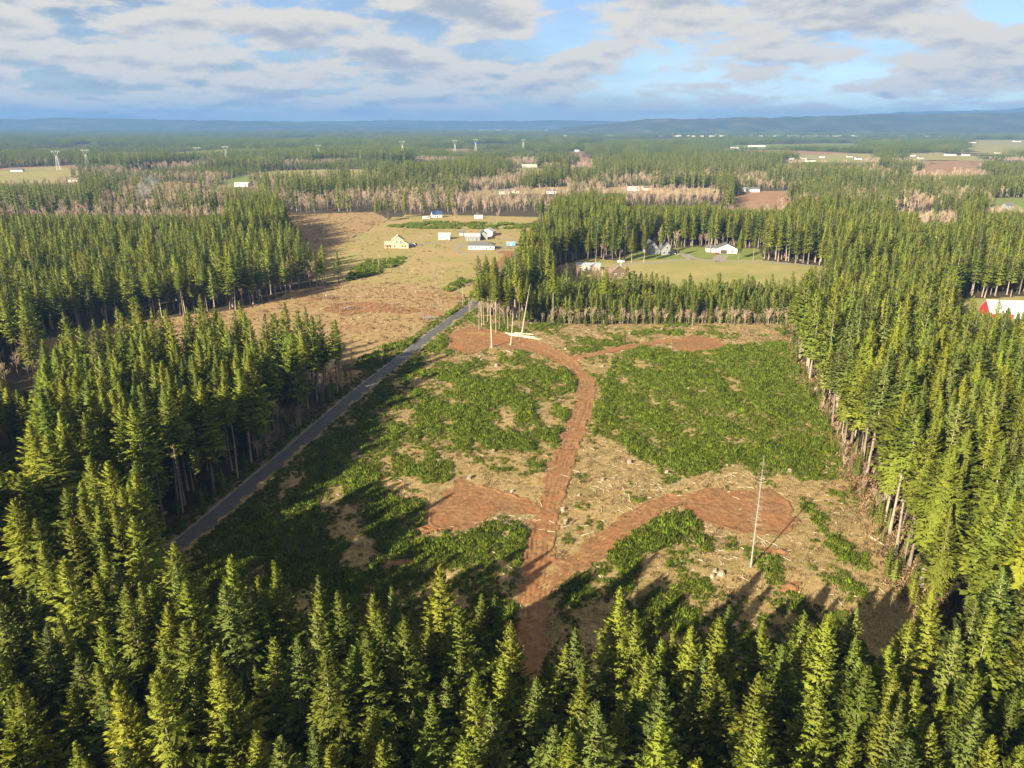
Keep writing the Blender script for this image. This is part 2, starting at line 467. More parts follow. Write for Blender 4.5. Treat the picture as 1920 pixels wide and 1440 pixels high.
for P, m, nm in ((poly([(-80, 354), (-80, 320), (60, 318), (146, 316), (148, 338), (60, 352)]), 'field', 'far_field'),
                 (poly([(405, 358), (430, 332), (478, 326), (470, 350)]), 'lawn', 'far_field'),
                 (poly([(870, 368), (1060, 363), (1070, 352), (890, 357)]), 'meadow', 'far_field'),
                 (poly([(1120, 362), (1340, 364), (1340, 351), (1130, 351)]), 'meadow', 'far_field'),
                 (poly([(1355, 396), (1485, 396), (1485, 357), (1385, 357)]), 'brown_field', 'far_field'),
                 (poly([(1722, 425), (1735, 396), (1790, 396), (1792, 420)]), 'lawn', 'far_field'),
                 (poly([(1850, 402), (1862, 372), (1980, 370), (1980, 402)]), 'lawn', 'far_field'),
                 (poly([(1705, 330), (1735, 300), (1845, 302), (1840, 328)]), 'brown_field', 'far_field'),
                 (poly([(1805, 290), (1812, 262), (2050, 262), (2050, 292)]), 'field', 'far_field'),
                 (poly([(1470, 306), (1475, 290), (1650, 288), (1640, 306)]), 'field', 'far_field'),
                 (poly([(1690, 302), (1690, 287), (1830, 286), (1835, 302)]), 'field', 'far_field'),
                 (poly([(1360, 281), (1365, 272), (1600, 268), (1620, 278)]), 'lawn', 'far_field'),
                 (poly([(1066, 320), (1078, 284), (1110, 283), (1114, 320)]), 'brown_field', 'far_field'),
                 (poly([(-60, 890), (30, 840), (36, 868), (30, 905), (-60, 930)]), 'lawn', 'house_lawn')):
    ext = max(P.max(0) - P.min(0))
    area_sheet(nm, P, m, 0.02, max(1.5, ext / 120), ragged=max(1.5, ext / 22))


# road: a cambered strip on a gravel shoulder
def resample(P, step):
    P = np.asarray(P, float)
    # smooth by Catmull-Rom
    out = []
    for i in range(len(P) - 1):
        p0, p1, p2, p3 = P[max(i - 1, 0)], P[i], P[i + 1], P[min(i + 2, len(P) - 1)]
        k = max(2, int(np.hypot(*(p2 - p1)) / step))
        for t in np.arange(k) / k:
            out.append(0.5 * (2 * p1 + (p2 - p0) * t + (2 * p0 - 5 * p1 + 4 * p2 - p3) * t * t + (3 * p1 - p0 - 3 * p2 + p3) * t ** 3))
    out.append(P[-1])
    return np.array(out)


def strip(name, P, offs, zs, mat, wob=0.15, seed=0, step=2.0):
    C = resample(P, step)
    T = np.gradient(C, axis=0); T /= np.linalg.norm(T, axis=1)[:, None] + 1e-9
    Nn = np.stack([T[:, 1], -T[:, 0]], 1)
    V = []; k = len(offs)
    for i, c in enumerate(C):
        for j, (o, z) in enumerate(zip(offs, zs)):
            w = wob * (random.random() - .5) * 2 if j in (0, k - 1) else 0
            V.append((c[0] + Nn[i][0] * (o + w), c[1] + Nn[i][1] * (o + w), z))
    F = [(i * k + j, i * k + j + 1, (i + 1) * k + j + 1, (i + 1) * k + j) for i in range(len(C) - 1) for j in range(k - 1)]
    return tag(link(name, mesh_from(name, V, F, [mat], smooth=True)), kind='structure')


strip('road_verge', ROAD, (-5.4, -4.0, 4.0, 5.4), (0.045, 0.07, 0.07, 0.045), 'verge', 0.9)
strip('road_shoulder', ROAD, (-3.7, -2.6, 2.6, 3.7), (0.08, 0.10, 0.10, 0.08), 'gravel', 0.35)
strip('road', ROAD, (-2.75, -1.4, 0, 1.4, 2.75), (0.11, 0.145, 0.17, 0.145, 0.11), 'asphalt', 0.12)
for pts, w in (([(840, 600), (815, 596), (790, 594)], 2.6), ([(836, 620), (860, 627), (885, 632)], 2.8), ([(735, 690), (700, 688), (660, 686)], 2.2),
               ([(985, 466), (950, 464), (900, 456), (860, 455), (820, 455), (790, 458), (768, 464)], 2.0),
               ([(875, 456), (858, 464), (858, 472), (880, 474), (925, 474)], 1.8), ([(988, 455), (960, 450), (925, 445), (905, 447)], 2.0),
               ([(1550, 500), (1430, 492), (1350, 490), (1300, 486), (1230, 492), (1165, 497), (1150, 510)], 2.4), ([(1345, 490), (1355, 478)], 5.0), ([(1300, 487), (1285, 478), (1268, 476)], 4.0), ([(930, 472), (968, 458)], 1.5)):
    strip('driveway', [G(*p) for p in pts], (-w, -w * .4, w * .4, w), (0.085, 0.10, 0.10, 0.085), 'gravel', 0.3)

# dirt tracks, scraped pads
T1 = [(1000, 1260), (1000, 1180), (1002, 1120), (1012, 1050), (1022, 985), (1040, 915), (1062, 850), (1085, 790), (1099, 745), (1098, 715), (1075, 692), (1040, 668), (985, 648), (920, 634), (865, 626)]
T2 = [(995, 1110), (1055, 1075), (1120, 1030), (1185, 980), (1245, 948), (1320, 938)]
T3 = [(1062, 676), (1120, 668), (1190, 652), (1265, 642)]
TRK = [(resample([G(*p) for p in T], 3), w) for T, w in ((T1, 3.5), (T2, 3.3), (T3, 2.6))]
PADS = [poly(p) for p in ([(1290, 930), (1330, 918), (1380, 922), (1440, 918), (1475, 945), (1492, 985), (1470, 1004), (1390, 1004), (1320, 980), (1270, 955)],
                          [(798, 985), (828, 935), (858, 902), (900, 912), (960, 930), (1015, 948), (1010, 972), (930, 962), (892, 995), (850, 1002), (812, 992)],
                          [(1262, 642), (1300, 631), (1350, 638), (1358, 656), (1300, 664), (1262, 660)],
                          [(842, 628), (880, 614), (960, 630), (1020, 648), (1075, 675), (1040, 680), (990, 662), (930, 652), (880, 668), (842, 655)],
                          [(985, 1060), (1030, 1045), (1060, 1080), (1030, 1110), (1005, 1160), (975, 1110)],
                          [(778, 1000), (800, 990), (812, 1000), (795, 1008)], [(725, 1068), (775, 1056), (775, 1062), (728, 1074)],
                          [(1425, 1030), (1475, 1038), (1475, 1046), (1440, 1040)], [(1460, 1092), (1500, 1100), (1495, 1112), (1470, 1112)])]


def dirt_f(x, y):
    n = (fbm(x, y, 3.5, 3, 2) - .5) * 3.2
    v = np.full(x.shape, -9.0)
    for C, w in TRK: v = np.maximum(v, w - dist_line(C, x, y))
    for P in PADS:
        lo_, hi_ = P.min(0) - 5, P.max(0) + 5
        k = np.where((x > lo_[0]) & (x < hi_[0]) & (y > lo_[1]) & (y < hi_[1]))[0]
        if len(k): v[k] = np.maximum(v[k], dist_line(P, x[k], y[k], True) * np.where(inside(P, x[k], y[k]), 1, -1))
    return v + n


def dirt_z(x, y):
    z = 0.14 + relief(x, y) + 0.16
    d = np.full(x.shape, 1e9)
    rut = np.zeros(x.shape)
    for C, w in TRK:
        dl = dist_line(C, x, y)
        for o in (0.9, 2.1, 3.1):
            rut -= 0.17 * np.exp(-((dl - o + (fbm(x, y, 9, 2, 4) - .5) * 1.6) / 0.32) ** 2) * (fbm(x, y, 14, 2, 6) > .42)
    z = z + .30 * np.exp(-((dirt_f(x, y) - .5) / .55) ** 2) * sstep(fbm(x, y, 6, 2, 14), .4, .6)
    a_ = x * .8 + y * .6 + (fbm(x, y, 12, 3, 16) - .5) * 16
    scr = .03 * np.sin(a_ * 4.6) * sstep(fbm(x, y, 10, 2, 17), .4, .6) + .03 * np.sin((x * -.5 + y * .86 + (fbm(x, y, 9, 2, 18) - .5) * 7) * 3.7) * sstep(fbm(x, y, 8, 2, 19), .45, .6)
    rx, ry = x * .79 + y * .61, y * .79 - x * .61
    qx_, qy_ = x * .31 - y * .95, x * .95 + y * .31
    return z + scr + rut + .16 * (fbm(rx, ry, 1.3, 3, 3) - .5) + .16 * (fbm(qx_, qy_, 2.1, 3, 23) - .5) + .16 * (fbm(rx, ry, 4, 2, 7) - .5)


lo, hi = CLEAR.min(0), CLEAR.max(0)
sheet('dirt_track', raster(lambda x, y: dirt_f(x, y) > 0, lo, hi, 0.36), dirt_z, 'dirt')
C2D = [poly(p) for p in ([(600, 580), (640, 566), (700, 566), (745, 572), (800, 582), (760, 588), (690, 584), (650, 594)], [(905, 462), (940, 470), (975, 470), (992, 458), (985, 470), (955, 486), (935, 505), (930, 495), (945, 476)])]
for P in C2D: area_sheet('bare_soil', P, 'dirt', 0.06, 0.8, 2.5)


# ---------------------------------------------------------------- plants: shared meshes
def diamonds(P, D, L, Sd, w, droop=0.0, mid=0.42, hor=.9, upw=.45):
    n = len(P)
    tip = P + D * L[:, None]; tip[:, 2] -= droop * L
    m = P + D * (L * mid)[:, None]
    V = np.empty((n, 4, 3))
    V[:, 0] = P; V[:, 1] = m + Sd * w[:, None] * .5; V[:, 2] = tip; V[:, 3] = m - Sd * w[:, None] * .5
    F = np.arange(n * 4).reshape(n, 4)
    g = unit(np.cross(V[:, 2] - V[:, 0], V[:, 1] - V[:, 3]))
    hz_ = m.copy(); hz_[:, 2] = 0
    out = unit(hz_) * hor; out[:, 2] += upw              # needle tufts shade like the rounded sprays they stand for
    flip = (g * out).sum(1) < 0
    F[~flip] = F[~flip][:, ::-1]
    g[flip] *= -1
    Nn = unit(unit(out) + .55 * g)
    return V.reshape(-1, 3), F, np.repeat(Nn, 4, 0)


def set_normals(me, N_):
    me.polygons.foreach_set('use_smooth', np.ones(len(me.polygons), bool))
    me.normals_split_custom_set_from_vertices(N_.tolist())
    return me


def trunk_normals(tv):
    t = np.array(tv, float); t[:, 2] = .02
    return unit(t)


def unit(a): return a / (np.linalg.norm(a, axis=1)[:, None] + 1e-9)


def fir_crown(rg, h, cb, rmax, step, nb, ns, wf, shape=0.8):
    Ps, Ds, Ls, Ss, Ws = [], [], [], [], []
    z = h * cb
    lop = rg.uniform(0, 6.28); lopk = rg.uniform(0, .18)
    while z < h - 0.25:
        t = (h - z) / (h * (1 - cb))
        Rr = rmax * min(1.0, t * 1.18) ** shape * (1 - 0.35 * max(0, (t - .8) / .2)) * rg.uniform(.82, 1.12) + 0.15
        k = max(3, int(nb * (0.6 + 0.4 * min(1, t * 1.5))))
        az0 = rg.uniform(0, 6.28)
        for b in range(k):
            az = az0 + 6.283 * b / k + rg.normal(0, .22)
            r = Rr * rg.uniform(.66, 1.12) * (1 + lopk * math.cos(az - lop))
            if rg.random() < .06: r *= .5
            el = (0.9 * max(0.0, 1 - t) ** 1.4 + 0.20 - 0.46 * t ** 1.3) + rg.normal(0, .07)
            ca, sa = math.cos(az), math.sin(az)
            hd = np.array([ca, sa, 0]); up = np.array([0, 0, 1.0])
            ax = hd * math.cos(el) + up * math.sin(el)
            sd = np.array([-sa, ca, 0])
            s = np.linspace(.16, 1.0, ns) + rg.uniform(-.03, .03, ns)
            P = np.array([0, 0, z + rg.normal(0, step * .25)]) + ax[None] * (s * r)[:, None] + up[None] * (0.22 * r * s ** 2)[:, None]
            for side in (-1, 1):
                ang = np.linspace(1.05, .45, ns) + rg.normal(0, .16, ns)
                D = ax[None] * np.cos(ang)[:, None] + sd[None] * (side * np.sin(ang))[:, None] + up[None] * rg.normal(.06, .2, ns)[:, None]
                L = (0.40 * r * (1 - .72 * s) + .26 + .05 * r) * rg.uniform(.75, 1.2, ns)
                Ps.append(P); Ds.append(D); Ls.append(L)
                roll = rg.normal(0, .95, ns)
                lat = unit(np.cross(D, up[None]))
                ver = np.cross(lat, unit(D))
                Ss.append(lat * np.cos(roll)[:, None] + ver * np.sin(roll)[:, None]); Ws.append(L * wf * rg.uniform(.8, 1.2, ns))
            # tip blade
            D = (ax + up * .25)[None]; Lt = np.array([.25 * r + .35])
            Ps.append(P[-2:-1]); Ds.append(D); Ls.append(Lt); Ss.append(sd[None]); Ws.append(Lt * wf)
        z += step * rg.uniform(.75, 1.25) * (0.55 + 0.45 * min(1, t * 2))
    # leader
    k = 5
    az = rg.uniform(0, 6.28, k)
    Ps.append(np.tile([0, 0, h - 1.1], (k, 1)) + rg.uniform(0, .5, (k, 1)) * np.array([[0, 0, 1]]))
    Ds.append(np.stack([np.cos(az) * .3, np.sin(az) * .3, np.ones(k)], 1)); Ls.append(np.full(k, .9)); Ss.append(np.stack([-np.sin(az), np.cos(az), az * 0], 1)); Ws.append(np.full(k, .3))
    P, D, L, Sd, w = map(np.concatenate, (Ps, Ds, Ls, Ss, Ws))
    return diamonds(P, unit(D), L, Sd, w, .12)


def trunk_mesh(rg, h, r, n=7, segs=6, stubs=0, cb=.4, bend=.25):
    V, F = [], []
    bx, by = rg.normal(0, bend, 2)
    for i in range(segs + 1):
        t = i / segs
        rr = r * (1 - t) ** .8 + .025 + (r * .5 if i == 0 else 0)
        ox, oy = bx * math.sin(t * 3.1), by * math.sin(t * 3.1)
        for k in range(n): V.append((ox + rr * math.cos(6.283 * k / n), oy + rr * math.sin(6.283 * k / n), t * h - (.3 if i == 0 else 0)))
    for i in range(segs):
        for k in range(n): F.append((i * n + k, i * n + (k + 1) % n, (i + 1) * n + (k + 1) % n, (i + 1) * n + k))
    for _ in range(stubs):
        z = h * rg.uniform(.25 * cb, cb * 1.15); az = rg.uniform(0, 6.28); L = rg.uniform(.5, 2.2)
        b = len(V); d = (math.cos(az), math.sin(az))
        V += [(0, 0, z), (0, 0, z + .07), (d[0] * L, d[1] * L, z - .12 * L)]; F.append((b, b + 1, b + 2))
        b = len(V)
        V += [(-d[1] * .04, d[0] * .04, z), (d[1] * .04, -d[0] * .04, z), (d[0] * L, d[1] * L, z - .12 * L)]; F.append((b, b + 1, b + 2))
    return V, F


def joined(name, tv, tf, cv, cf, cn, tm, cm):
    V = np.concatenate([np.array(tv), cv]); o = len(tv)
    F = [tuple(f) for f in tf] + [tuple(f) for f in (cf + o).tolist()]
    return set_normals(mesh_from(name, V, F, [tm, cm], [0] * len(tf) + [1] * len(cf)), np.concatenate([trunk_normals(tv), cn]))


LIB = {}          # name -> (height, joined mesh, trunk mesh, crown mesh, tone)
TONES = ['deep', 'blue', 'olive', 'olive', 'yellow', 'deep', 'olive', 'blue', 'olive', 'olive']


def make_fir(key, seed, tone, h, cb, rmax, step, nb, ns, wf, r, n=7, stubs=14, parts=False, shape=.8, segs=6):
    rg = np.random.default_rng(seed)
    cv, cf, cn = fir_crown(rg, h, cb, rmax, step, nb, ns, wf, shape)
    tv, tf = trunk_mesh(rg, h * .97, r, n, segs, stubs, cb)
    j = joined(key, tv, tf, cv, cf, cn, 'bark', 'needles_' + tone)
    t = c = None
    if parts:
        t = mesh_from('trunk', tv, tf, ['bark']); c = set_normals(mesh_from('crown', cv, cf, ['needles_' + tone]), cn)
    LIB[key] = (h, j, t, c, tone)


for i in range(10):    # full trees of the stands close by
    make_fir('a%d_fir' % i, 100 + i, TONES[i], 34, (.36, .42, .33, .4, .38, .45, .3, .42, .25, .5)[i], (4.6, 4.0, 5.0, 4.3, 4.2, 3.4, 4.8, 3.9, 5.4, 3.2)[i], (.74, .74, .7, .74, .8, .74, .7, .78, .8, 1.05)[i], 8, 9, .40, .27, parts=True, shape=(.75, .85, .8, .7, .8, 1.0, .75, .8, .95, .6)[i])
for i in range(4):    # stand-edge trees, long bare stems
    make_fir('b%d_fir' % i, 200 + i, ('olive', 'deep', 'olive', 'yellow')[i], 34, (.56, .62, .50, .58)[i], (3.6, 3.2, 3.9, 3.4)[i], .62, 7, 8, .37, .23, stubs=30, parts=True)
for i in range(6):    # middle distance
    make_fir('c%d_fir' % i, 300 + i, TONES[i], 30, (.3, .36, .28, .33, .3, .4)[i], (4.3, 3.7, 4.6, 4.0, 3.8, 3.5)[i], 1.05, 6, 5, .55, .3, n=5, stubs=4, segs=3)
for i in range(3):    # young plantation
    make_fir('d%d_fir' % i, 400 + i, ('deep', 'olive', 'deep')[i], 13, .1, (2.3, 2.5, 2.0)[i], .7, 6, 4, .5, .13, n=4, stubs=0, segs=2)
for i in range(4):    # far off
    make_fir('e%d_fir' % i, 500 + i, ('deep', 'olive', 'deep', 'olive')[i], 29, .16, (4.2, 3.8, 4.5, 3.9)[i], 1.9, 6, 2, 1.3, .3, n=3, stubs=0, segs=1)
for i in range(3):    # clumps of the far wood
    rg = np.random.default_rng(600 + i)
    Vs, Fs, Ns, o = [], [], [], 0
    for k in range(34):
        v, f, nn_ = fir_crown(rg, rg.uniform(20, 30), .1, rg.uniform(4.0, 5.5), 6.0, 4, 2, 1.6)
        v = v + np.array([rg.uniform(-24, 24), rg.uniform(-24, 24), 0])
        Vs.append(v); Fs.append(f + o); Ns.append(nn_); o += len(v)
    me = set_normals(mesh_from('f%d_clump' % i, np.concatenate(Vs), np.concatenate(Fs), ['needles_' + ('deep', 'olive', 'deep')[i]]), np.concatenate(Ns))
    LIB['f%d_fir' % i] = (27, me, None, None, 'deep')


def bare_tree(rg, h, spread, levels=3, kids=7, n=3, twig_w=.05, tw=1.0, twigs=5):
    """trunk + limbs as tapered prisms and fine twigs as slivers; returns trunk (V,F) and crown (V,F)"""
    tV, tF, cV, cF = [], [], [], []

    def seg(V, F, p, q, r0, r1, k):
        d = (q - p); d /= np.linalg.norm(d) + 1e-9
        a = np.cross(d, [0.3, 0.7, 0.64]); a /= np.linalg.norm(a) + 1e-9; b = np.cross(d, a); o = len(V)
        for c, r in ((p, r0), (q, r1)):
            for i in range(k): V.append(tuple(c + (a * math.cos(6.283 * i / k) + b * math.sin(6.283 * i / k)) * r))
        for i in range(k): F.append((o + i, o + (i + 1) % k, o + k + (i + 1) % k, o + k + i))

    def grow(p, d, L, r, lev):
        V, F = (tV, tF) if lev == 0 else (cV, cF)
        nseg = 3 if lev == 0 else 2
        pts = [p]
        for i in range(nseg):
            d = d + rg.normal(0, .10 + .05 * lev, 3) + np.array([0, 0, .08 * lev]); d = d / np.linalg.norm(d)
            q = pts[-1] + d * (L / nseg)
            seg(V, F, pts[-1], q, r * (1 - i / nseg * .75) + .008, r * (1 - (i + 1) / nseg * .75) + .006, 6 if lev == 0 else n)
            pts.append(q)
        if lev >= levels:
            return
        m = kids if lev == 0 else max(3, kids - 2)
        for k in range(m):
            t = rg.uniform(.35, 1.0) if lev == 0 else rg.uniform(.25, 1.0)
            f = t * nseg; i = min(int(f), nseg - 1)
            q = pts[i] + (pts[i + 1] - pts[i]) * (f - i)
            az = rg.uniform(0, 6.283); el = rg.uniform(.35, .95)
            e = np.array([math.cos(az) * math.cos(el), math.sin(az) * math.cos(el), math.sin(el)])
            e = e * spread + d * .6; e /= np.linalg.norm(e)
            grow(q, e, L * rg.uniform(.3, .48) * (1.15 - .4 * t), r * .42, lev + 1)
        if lev >= levels - 1:
            for k in range(twigs):
                f = rg.uniform(.2, 1) * nseg; i = min(int(f), nseg - 1)
                q = pts[i] + (pts[i + 1] - pts[i]) * (f - i)
                e = d + rg.normal(0, .6, 3); e /= np.linalg.norm(e)
                w = np.cross(e, rg.normal(0, 1, 3)); w /= np.linalg.norm(w) + 1e-9
                l = rg.uniform(.7, 1.6) * tw; o = len(cV)
                cV.extend([tuple(q - w * twig_w), tuple(q + w * twig_w), tuple(q + e * l)]); cF.append((o, o + 1, o + 2))
    grow(np.array([0, 0, -.2]), np.array([0, 0, 1.0]), h * .92, h * .0105 + .05, 0)
    return tV, tF, cV, cF


BARE = {}
for i in range(5):
    rg = np.random.default_rng(700 + i)
    tV, tF, cV, cF = bare_tree(rg, 17, (.75, .6, .9, .55, .7)[i], 3, 9, 3, .035, 1.0, 6)
    o = len(tV)
    hh = max(v[2] for v in cV + tV)
    BARE['a%d_alder' % i] = (hh, mesh_from('alder', tV + cV, tF + [tuple(k + o for k in f) for f in cF], ['bark', 'twig'], [0] * len(tF) + [1] * len(cF)),
                             mesh_from('trunk', tV, tF, ['bark']), mesh_from('crown', cV, cF, ['twig']))
for i in range(3):
    rg = np.random.default_rng(800 + i)
    tV, tF, cV, cF = bare_tree(rg, 16, .7, 2, 12, 3, .11, 1.7, 9)
    o = len(tV); hh = max(v[2] for v in cV + tV)
    BARE['b%d_alder' % i] = (hh, mesh_from('alder', tV + cV, tF + [tuple(k + o for k in f) for f in cF], ['bark', 'twig'], [0] * len(tF) + [1] * len(cF)), None, None)


def tuft(name, mat, seed, nbl, rad, h, lean, w):
    rg = np.random.default_rng(seed)
    a = rg.uniform(0, 6.283, nbl); r = rad * np.sqrt(rg.random(nbl)) * .7
    P = np.stack([np.cos(a) * r, np.sin(a) * r, rg.uniform(-.05, .45, nbl) * h], 1)
    D = np.stack([np.cos(a) * lean * rg.uniform(.3, 1.3, nbl), np.sin(a) * lean * rg.uniform(.3, 1.3, nbl), rg.uniform(.5, 1.0, nbl)], 1) + rg.normal(0, .2, (nbl, 3))
    b = rg.uniform(0, 6.283, nbl)
    Sd = np.stack([np.cos(b), np.sin(b), b * 0], 1)
    V, F, Nn = diamonds(P, unit(D), h * rg.uniform(.4, .8, nbl), Sd, w * rg.uniform(.6, 1.3, nbl), hor=.7, upw=.7)
    return set_normals(mesh_from(name, V, F, [mat]), Nn)


TUFT = {}
for i in range(5): TUFT['a%d_broom' % i] = tuft('broom', 'broom', 900 + i, 70, .95, 1.35, .7, .24)
for i in range(4): TUFT['g%d_grass' % i] = tuft('grass', 'straw', 920 + i, 22, .6, .55, 1.1, .13)
for i in range(3): TUFT['h%d_fern' % i] = tuft('bracken', 'bracken', 940 + i, 30, .8, .9, .9, .16)


def hidden_collection(name, meshes):
    c = bpy.data.collections.new(name)
    for k in sorted(meshes):
        c.objects.link(bpy.data.objects.new(name + '_' + k, meshes[k]))
    return c


def scatter(name, coll, pts, rot, scl, vi):
    """one 'stuff' object: points that carry instances of the shared plant meshes"""
    me = bpy.data.meshes.new(name)
    n = len(pts)
    me.vertices.add(n); me.vertices.foreach_set('co', np.asarray(pts, np.float32).ravel())
    for nm, tp, arr in (('rot', 'FLOAT_VECTOR', rot), ('scl', 'FLOAT_VECTOR', scl), ('vi', 'INT', vi)):
        at = me.attributes.new(nm, tp, 'POINT')
        at.data.foreach_set('value' if tp == 'INT' else 'vector', np.asarray(arr, np.int32 if tp == 'INT' else np.float32).ravel())
    o = link(name, me)
    ng = bpy.data.node_groups.new(name, 'GeometryNodeTree')
    ng.interface.new_socket('Geometry', in_out='INPUT', socket_type='NodeSocketGeometry')
    ng.interface.new_socket('Geometry', in_out='OUTPUT', socket_type='NodeSocketGeometry')
    N, L = ng.nodes.new, ng.links.new
    gi, go = N('NodeGroupInput'), N('NodeGroupOutput')
    ci = N('GeometryNodeCollectionInfo'); ci.inputs['Collection'].default_value = coll
    ci.inputs['Separate Children'].default_value = True; ci.inputs['Reset Children'].default_value = True
    ip = N('GeometryNodeInstanceOnPoints'); ip.inputs['Pick Instance'].default_value = True
    L(gi.outputs[0], ip.inputs['Points']); L(ci.outputs[0], ip.inputs['Instance'])
    for nm, tp, sock in (('rot', 'FLOAT_VECTOR', 'Rotation'), ('scl', 'FLOAT_VECTOR', 'Scale'), ('vi', 'INT', 'Instance Index')):
        na = N('GeometryNodeInputNamedAttribute'); na.data_type = tp; na.inputs[0].default_value = nm
        L(na.outputs[0], ip.inputs[sock])
    L(ip.outputs[0], go.inputs[0])
    md = o.modifiers.new('scatter', 'NODES'); md.node_group = ng
    return o


# ---------------------------------------------------------------- where the trees stand
def jgrid(x0, x1, y0, y1, s, rg, jit=.42, wedge=True):
    nx, ny = int((x1 - x0) / s) + 1, int((y1 - y0) / s) + 1
    a, b = np.meshgrid(np.arange(nx), np.arange(ny))
    x = x0 + (a + .5 * (b % 2)).ravel() * s + rg.uniform(-jit, jit, nx * ny) * s
    y = y0 + b.ravel() * s * .92 + rg.uniform(-jit, jit, nx * ny) * s
    if wedge:
        m = np.abs(x) < 0.74 * (y + 45) + 55
        x, y = x[m], y[m]
    return x, y


OPENED = np.array([])
HOUSES_AT = []        # (x, y, radius) kept free of trees, filled before the trees are set


# ---------------------------------------------------------------- buildings
def roof_slabs(mb, w, d, h, rh, axis, over=.5, th=.22):
    """two pitched slabs over a w x d plan; ridge along axis"""
    half = (d if axis == 'x' else w) / 2 + over; a = (w if axis == 'x' else d) / 2 + over
    k = rh / ((d if axis == 'x' else w) / 2)
    z0 = h - k * over
    mb.prism([(-half, z0 + .03), (0, h + rh + .03), (half, z0 + .03), (half, z0 + .03 + th), (0, h + rh + .03 + th), (-half, z0 + .03 + th)], axis, -a, a)


def window(root, x, y, z, w, h, face='front'):
    if face == 'front':
        f = MB().box(x - w / 2 - .1, x + w / 2 + .1, y - .06, y + .02, z - .1, z + h + .1).build('window', 'trim', root)
        MB().box(x - w / 2, x + w / 2, y - .085, y - .03, z, z + h).build('pane', 'glass', f)
    else:
        f = MB().box(x - .02, x + .06, y - w / 2 - .1, y + w / 2 + .1, z - .1, z + h + .1).build('window', 'trim', root)
        MB().box(x + .03, x + .085, y - w / 2, y + w / 2, z, z + h).build('pane', 'glass', f)


def house(label, px, py, w, d, h, rh, rz=0.0, wall='white_paint', roof='grey_roof', ridge='x', wins=(), door=None, garage=None, name='house', cat='house', group=None, chimney=False, hip=False, side_wins=0, detail=True):
    gx_, gy_ = G(px, py)
    cx, cy = gx_ + math.sin(rz) * d / 2 * -1 * -1 * 0, gy_ + d / 2
    root = empty(name, (cx, cy, 0.0), rz, label, cat, group)
    HOUSES_AT.append((cx, cy, max(w, d) * .62 + 2))
    m = MB()
    if hip:
        m.box(-w / 2, w / 2, -d / 2, d / 2, -.2, h)
    elif ridge == 'x':
        m.prism([(-d / 2, -.2), (d / 2, -.2), (d / 2, h), (0, h + rh), (-d / 2, h)], 'x', -w / 2, w / 2)
    else:
        m.prism([(-w / 2, -.2), (w / 2, -.2), (w / 2, h), (0, h + rh), (-w / 2, h)], 'y', -d / 2, d / 2)
    m.build('wall', wall, root)
    r = MB()
    if hip:
        o = .6; b = len(r.V); a, c = w / 2 + o, d / 2 + o; e = w / 2 - d / 2
        r.V += [(-a, -c, h + .02), (a, -c, h + .02), (a, c, h + .02), (-a, c, h + .02), (-e, 0, h + rh), (e, 0, h + rh), (-a, -c, h + .22), (a, -c, h + .22), (a, c, h + .22), (-a, c, h + .22)]
        r.F += [(3, 2, 1, 0), (0, 1, 7, 6), (1, 2, 8, 7), (2, 3, 9, 8), (3, 0, 6, 9), (6, 7, 5, 4), (8, 9, 4, 5), (7, 8, 5), (9, 6, 4)]
    else:
        roof_slabs(r, w, d, h, rh, ridge)
    ro = r.build('roof', roof, root)
    if chimney: MB().box(w * .2, w * .2 + .9, .3, 1.2, h, h + rh + 1.1).build('chimney', 'concrete', ro)
    if detail:
        for wx, wz, ww, wh in wins: window(root, wx, -d / 2, wz, ww, wh)
        for k in range(side_wins): window(root, w / 2, -d / 2 + (k + .5) * d / side_wins, 1.1, 1.2, 1.3, 'side')
        if door is not None:
            dd = MB().box(door - .55, door + .55, -d / 2 - .07, -d / 2 + .02, 0.05, 2.25).build('door', 'dark_wood', root)
            MB().box(door + .33, door + .42, -d / 2 - .12, -d / 2 - .07, 1.05, 1.18).build('handle', 'steel', dd)
        if garage is not None:
            MB().box(garage[0] - garage[1] / 2, garage[0] + garage[1] / 2, -d / 2 - .07, -d / 2 + .02, .05, 2.7).build('garage_door', garage[2], root)
    return root


house('long white ranch house with grey hipped roof in the middle of the meadow', 903, 468, 22, 11, 3.3, 2.7, R(-3), 'white_paint', 'grey_roof', hip=True,
      wins=((-8, 1, 1.4, 1.2), (-4.6, 1, 1.2, 1.3), (-1.2, 1, 1.2, 1.3), (7.8, 1, 1.6, 1.2)), door=4.2, side_wins=2)
house('plain white shed with pale gabled roof left of the grey meadow house', 833, 449, 10.5, 8, 3.6, 1.8, 0, 'white_paint', 'pale_roof', 'x', wins=((3.4, 1.2, 1, 1),), name='shed', cat='shed')
house('smallest white shed with grey roof behind the plain white shed on the meadow', 867, 441.5, 5, 4, 2.8, 1.3, 0, 'white_paint', 'grey_roof', 'x', door=1.2, name='shed', cat='shed')
hg = house('grey sided house with a dark roofed cross wing behind the white ranch house', 886, 451.5, 13, 9, 3.6, 2.6, R(4), 'grey_siding', 'metal_roof', 'x', wins=((-4, 1, 1.3, 1.3), (0, 1, 1.3, 1.3)), door=3.6)
g = MB(); g.prism([(-4, 0), (4, 0), (4, 4.6), (0, 7.6), (-4, 4.6)], 'y', -2, 8); wg = g.build('wing', 'grey_siding', hg, (9.5, 3, 0))
g = MB(); roof_slabs(g, 8, 10, 4.6, 3.0, 'y'); g.build('wing_roof', 'dark_roof', wg, (0, 3, 0))
MB().box(-1, 1, -2.09, -1.98, 1, 2.4).build('window', 'glass', wg)
house('cream barn with pale gabled roof right of the grey meadow house', 915, 443, 12, 11, 4.2, 2.6, R(-14), 'cream_paint', 'pale_roof', 'y', wins=((-3.4, 1.4, 1.2, 1.2),), garage=(1.5, 4.2, 'white_paint'), name='barn', cat='barn')
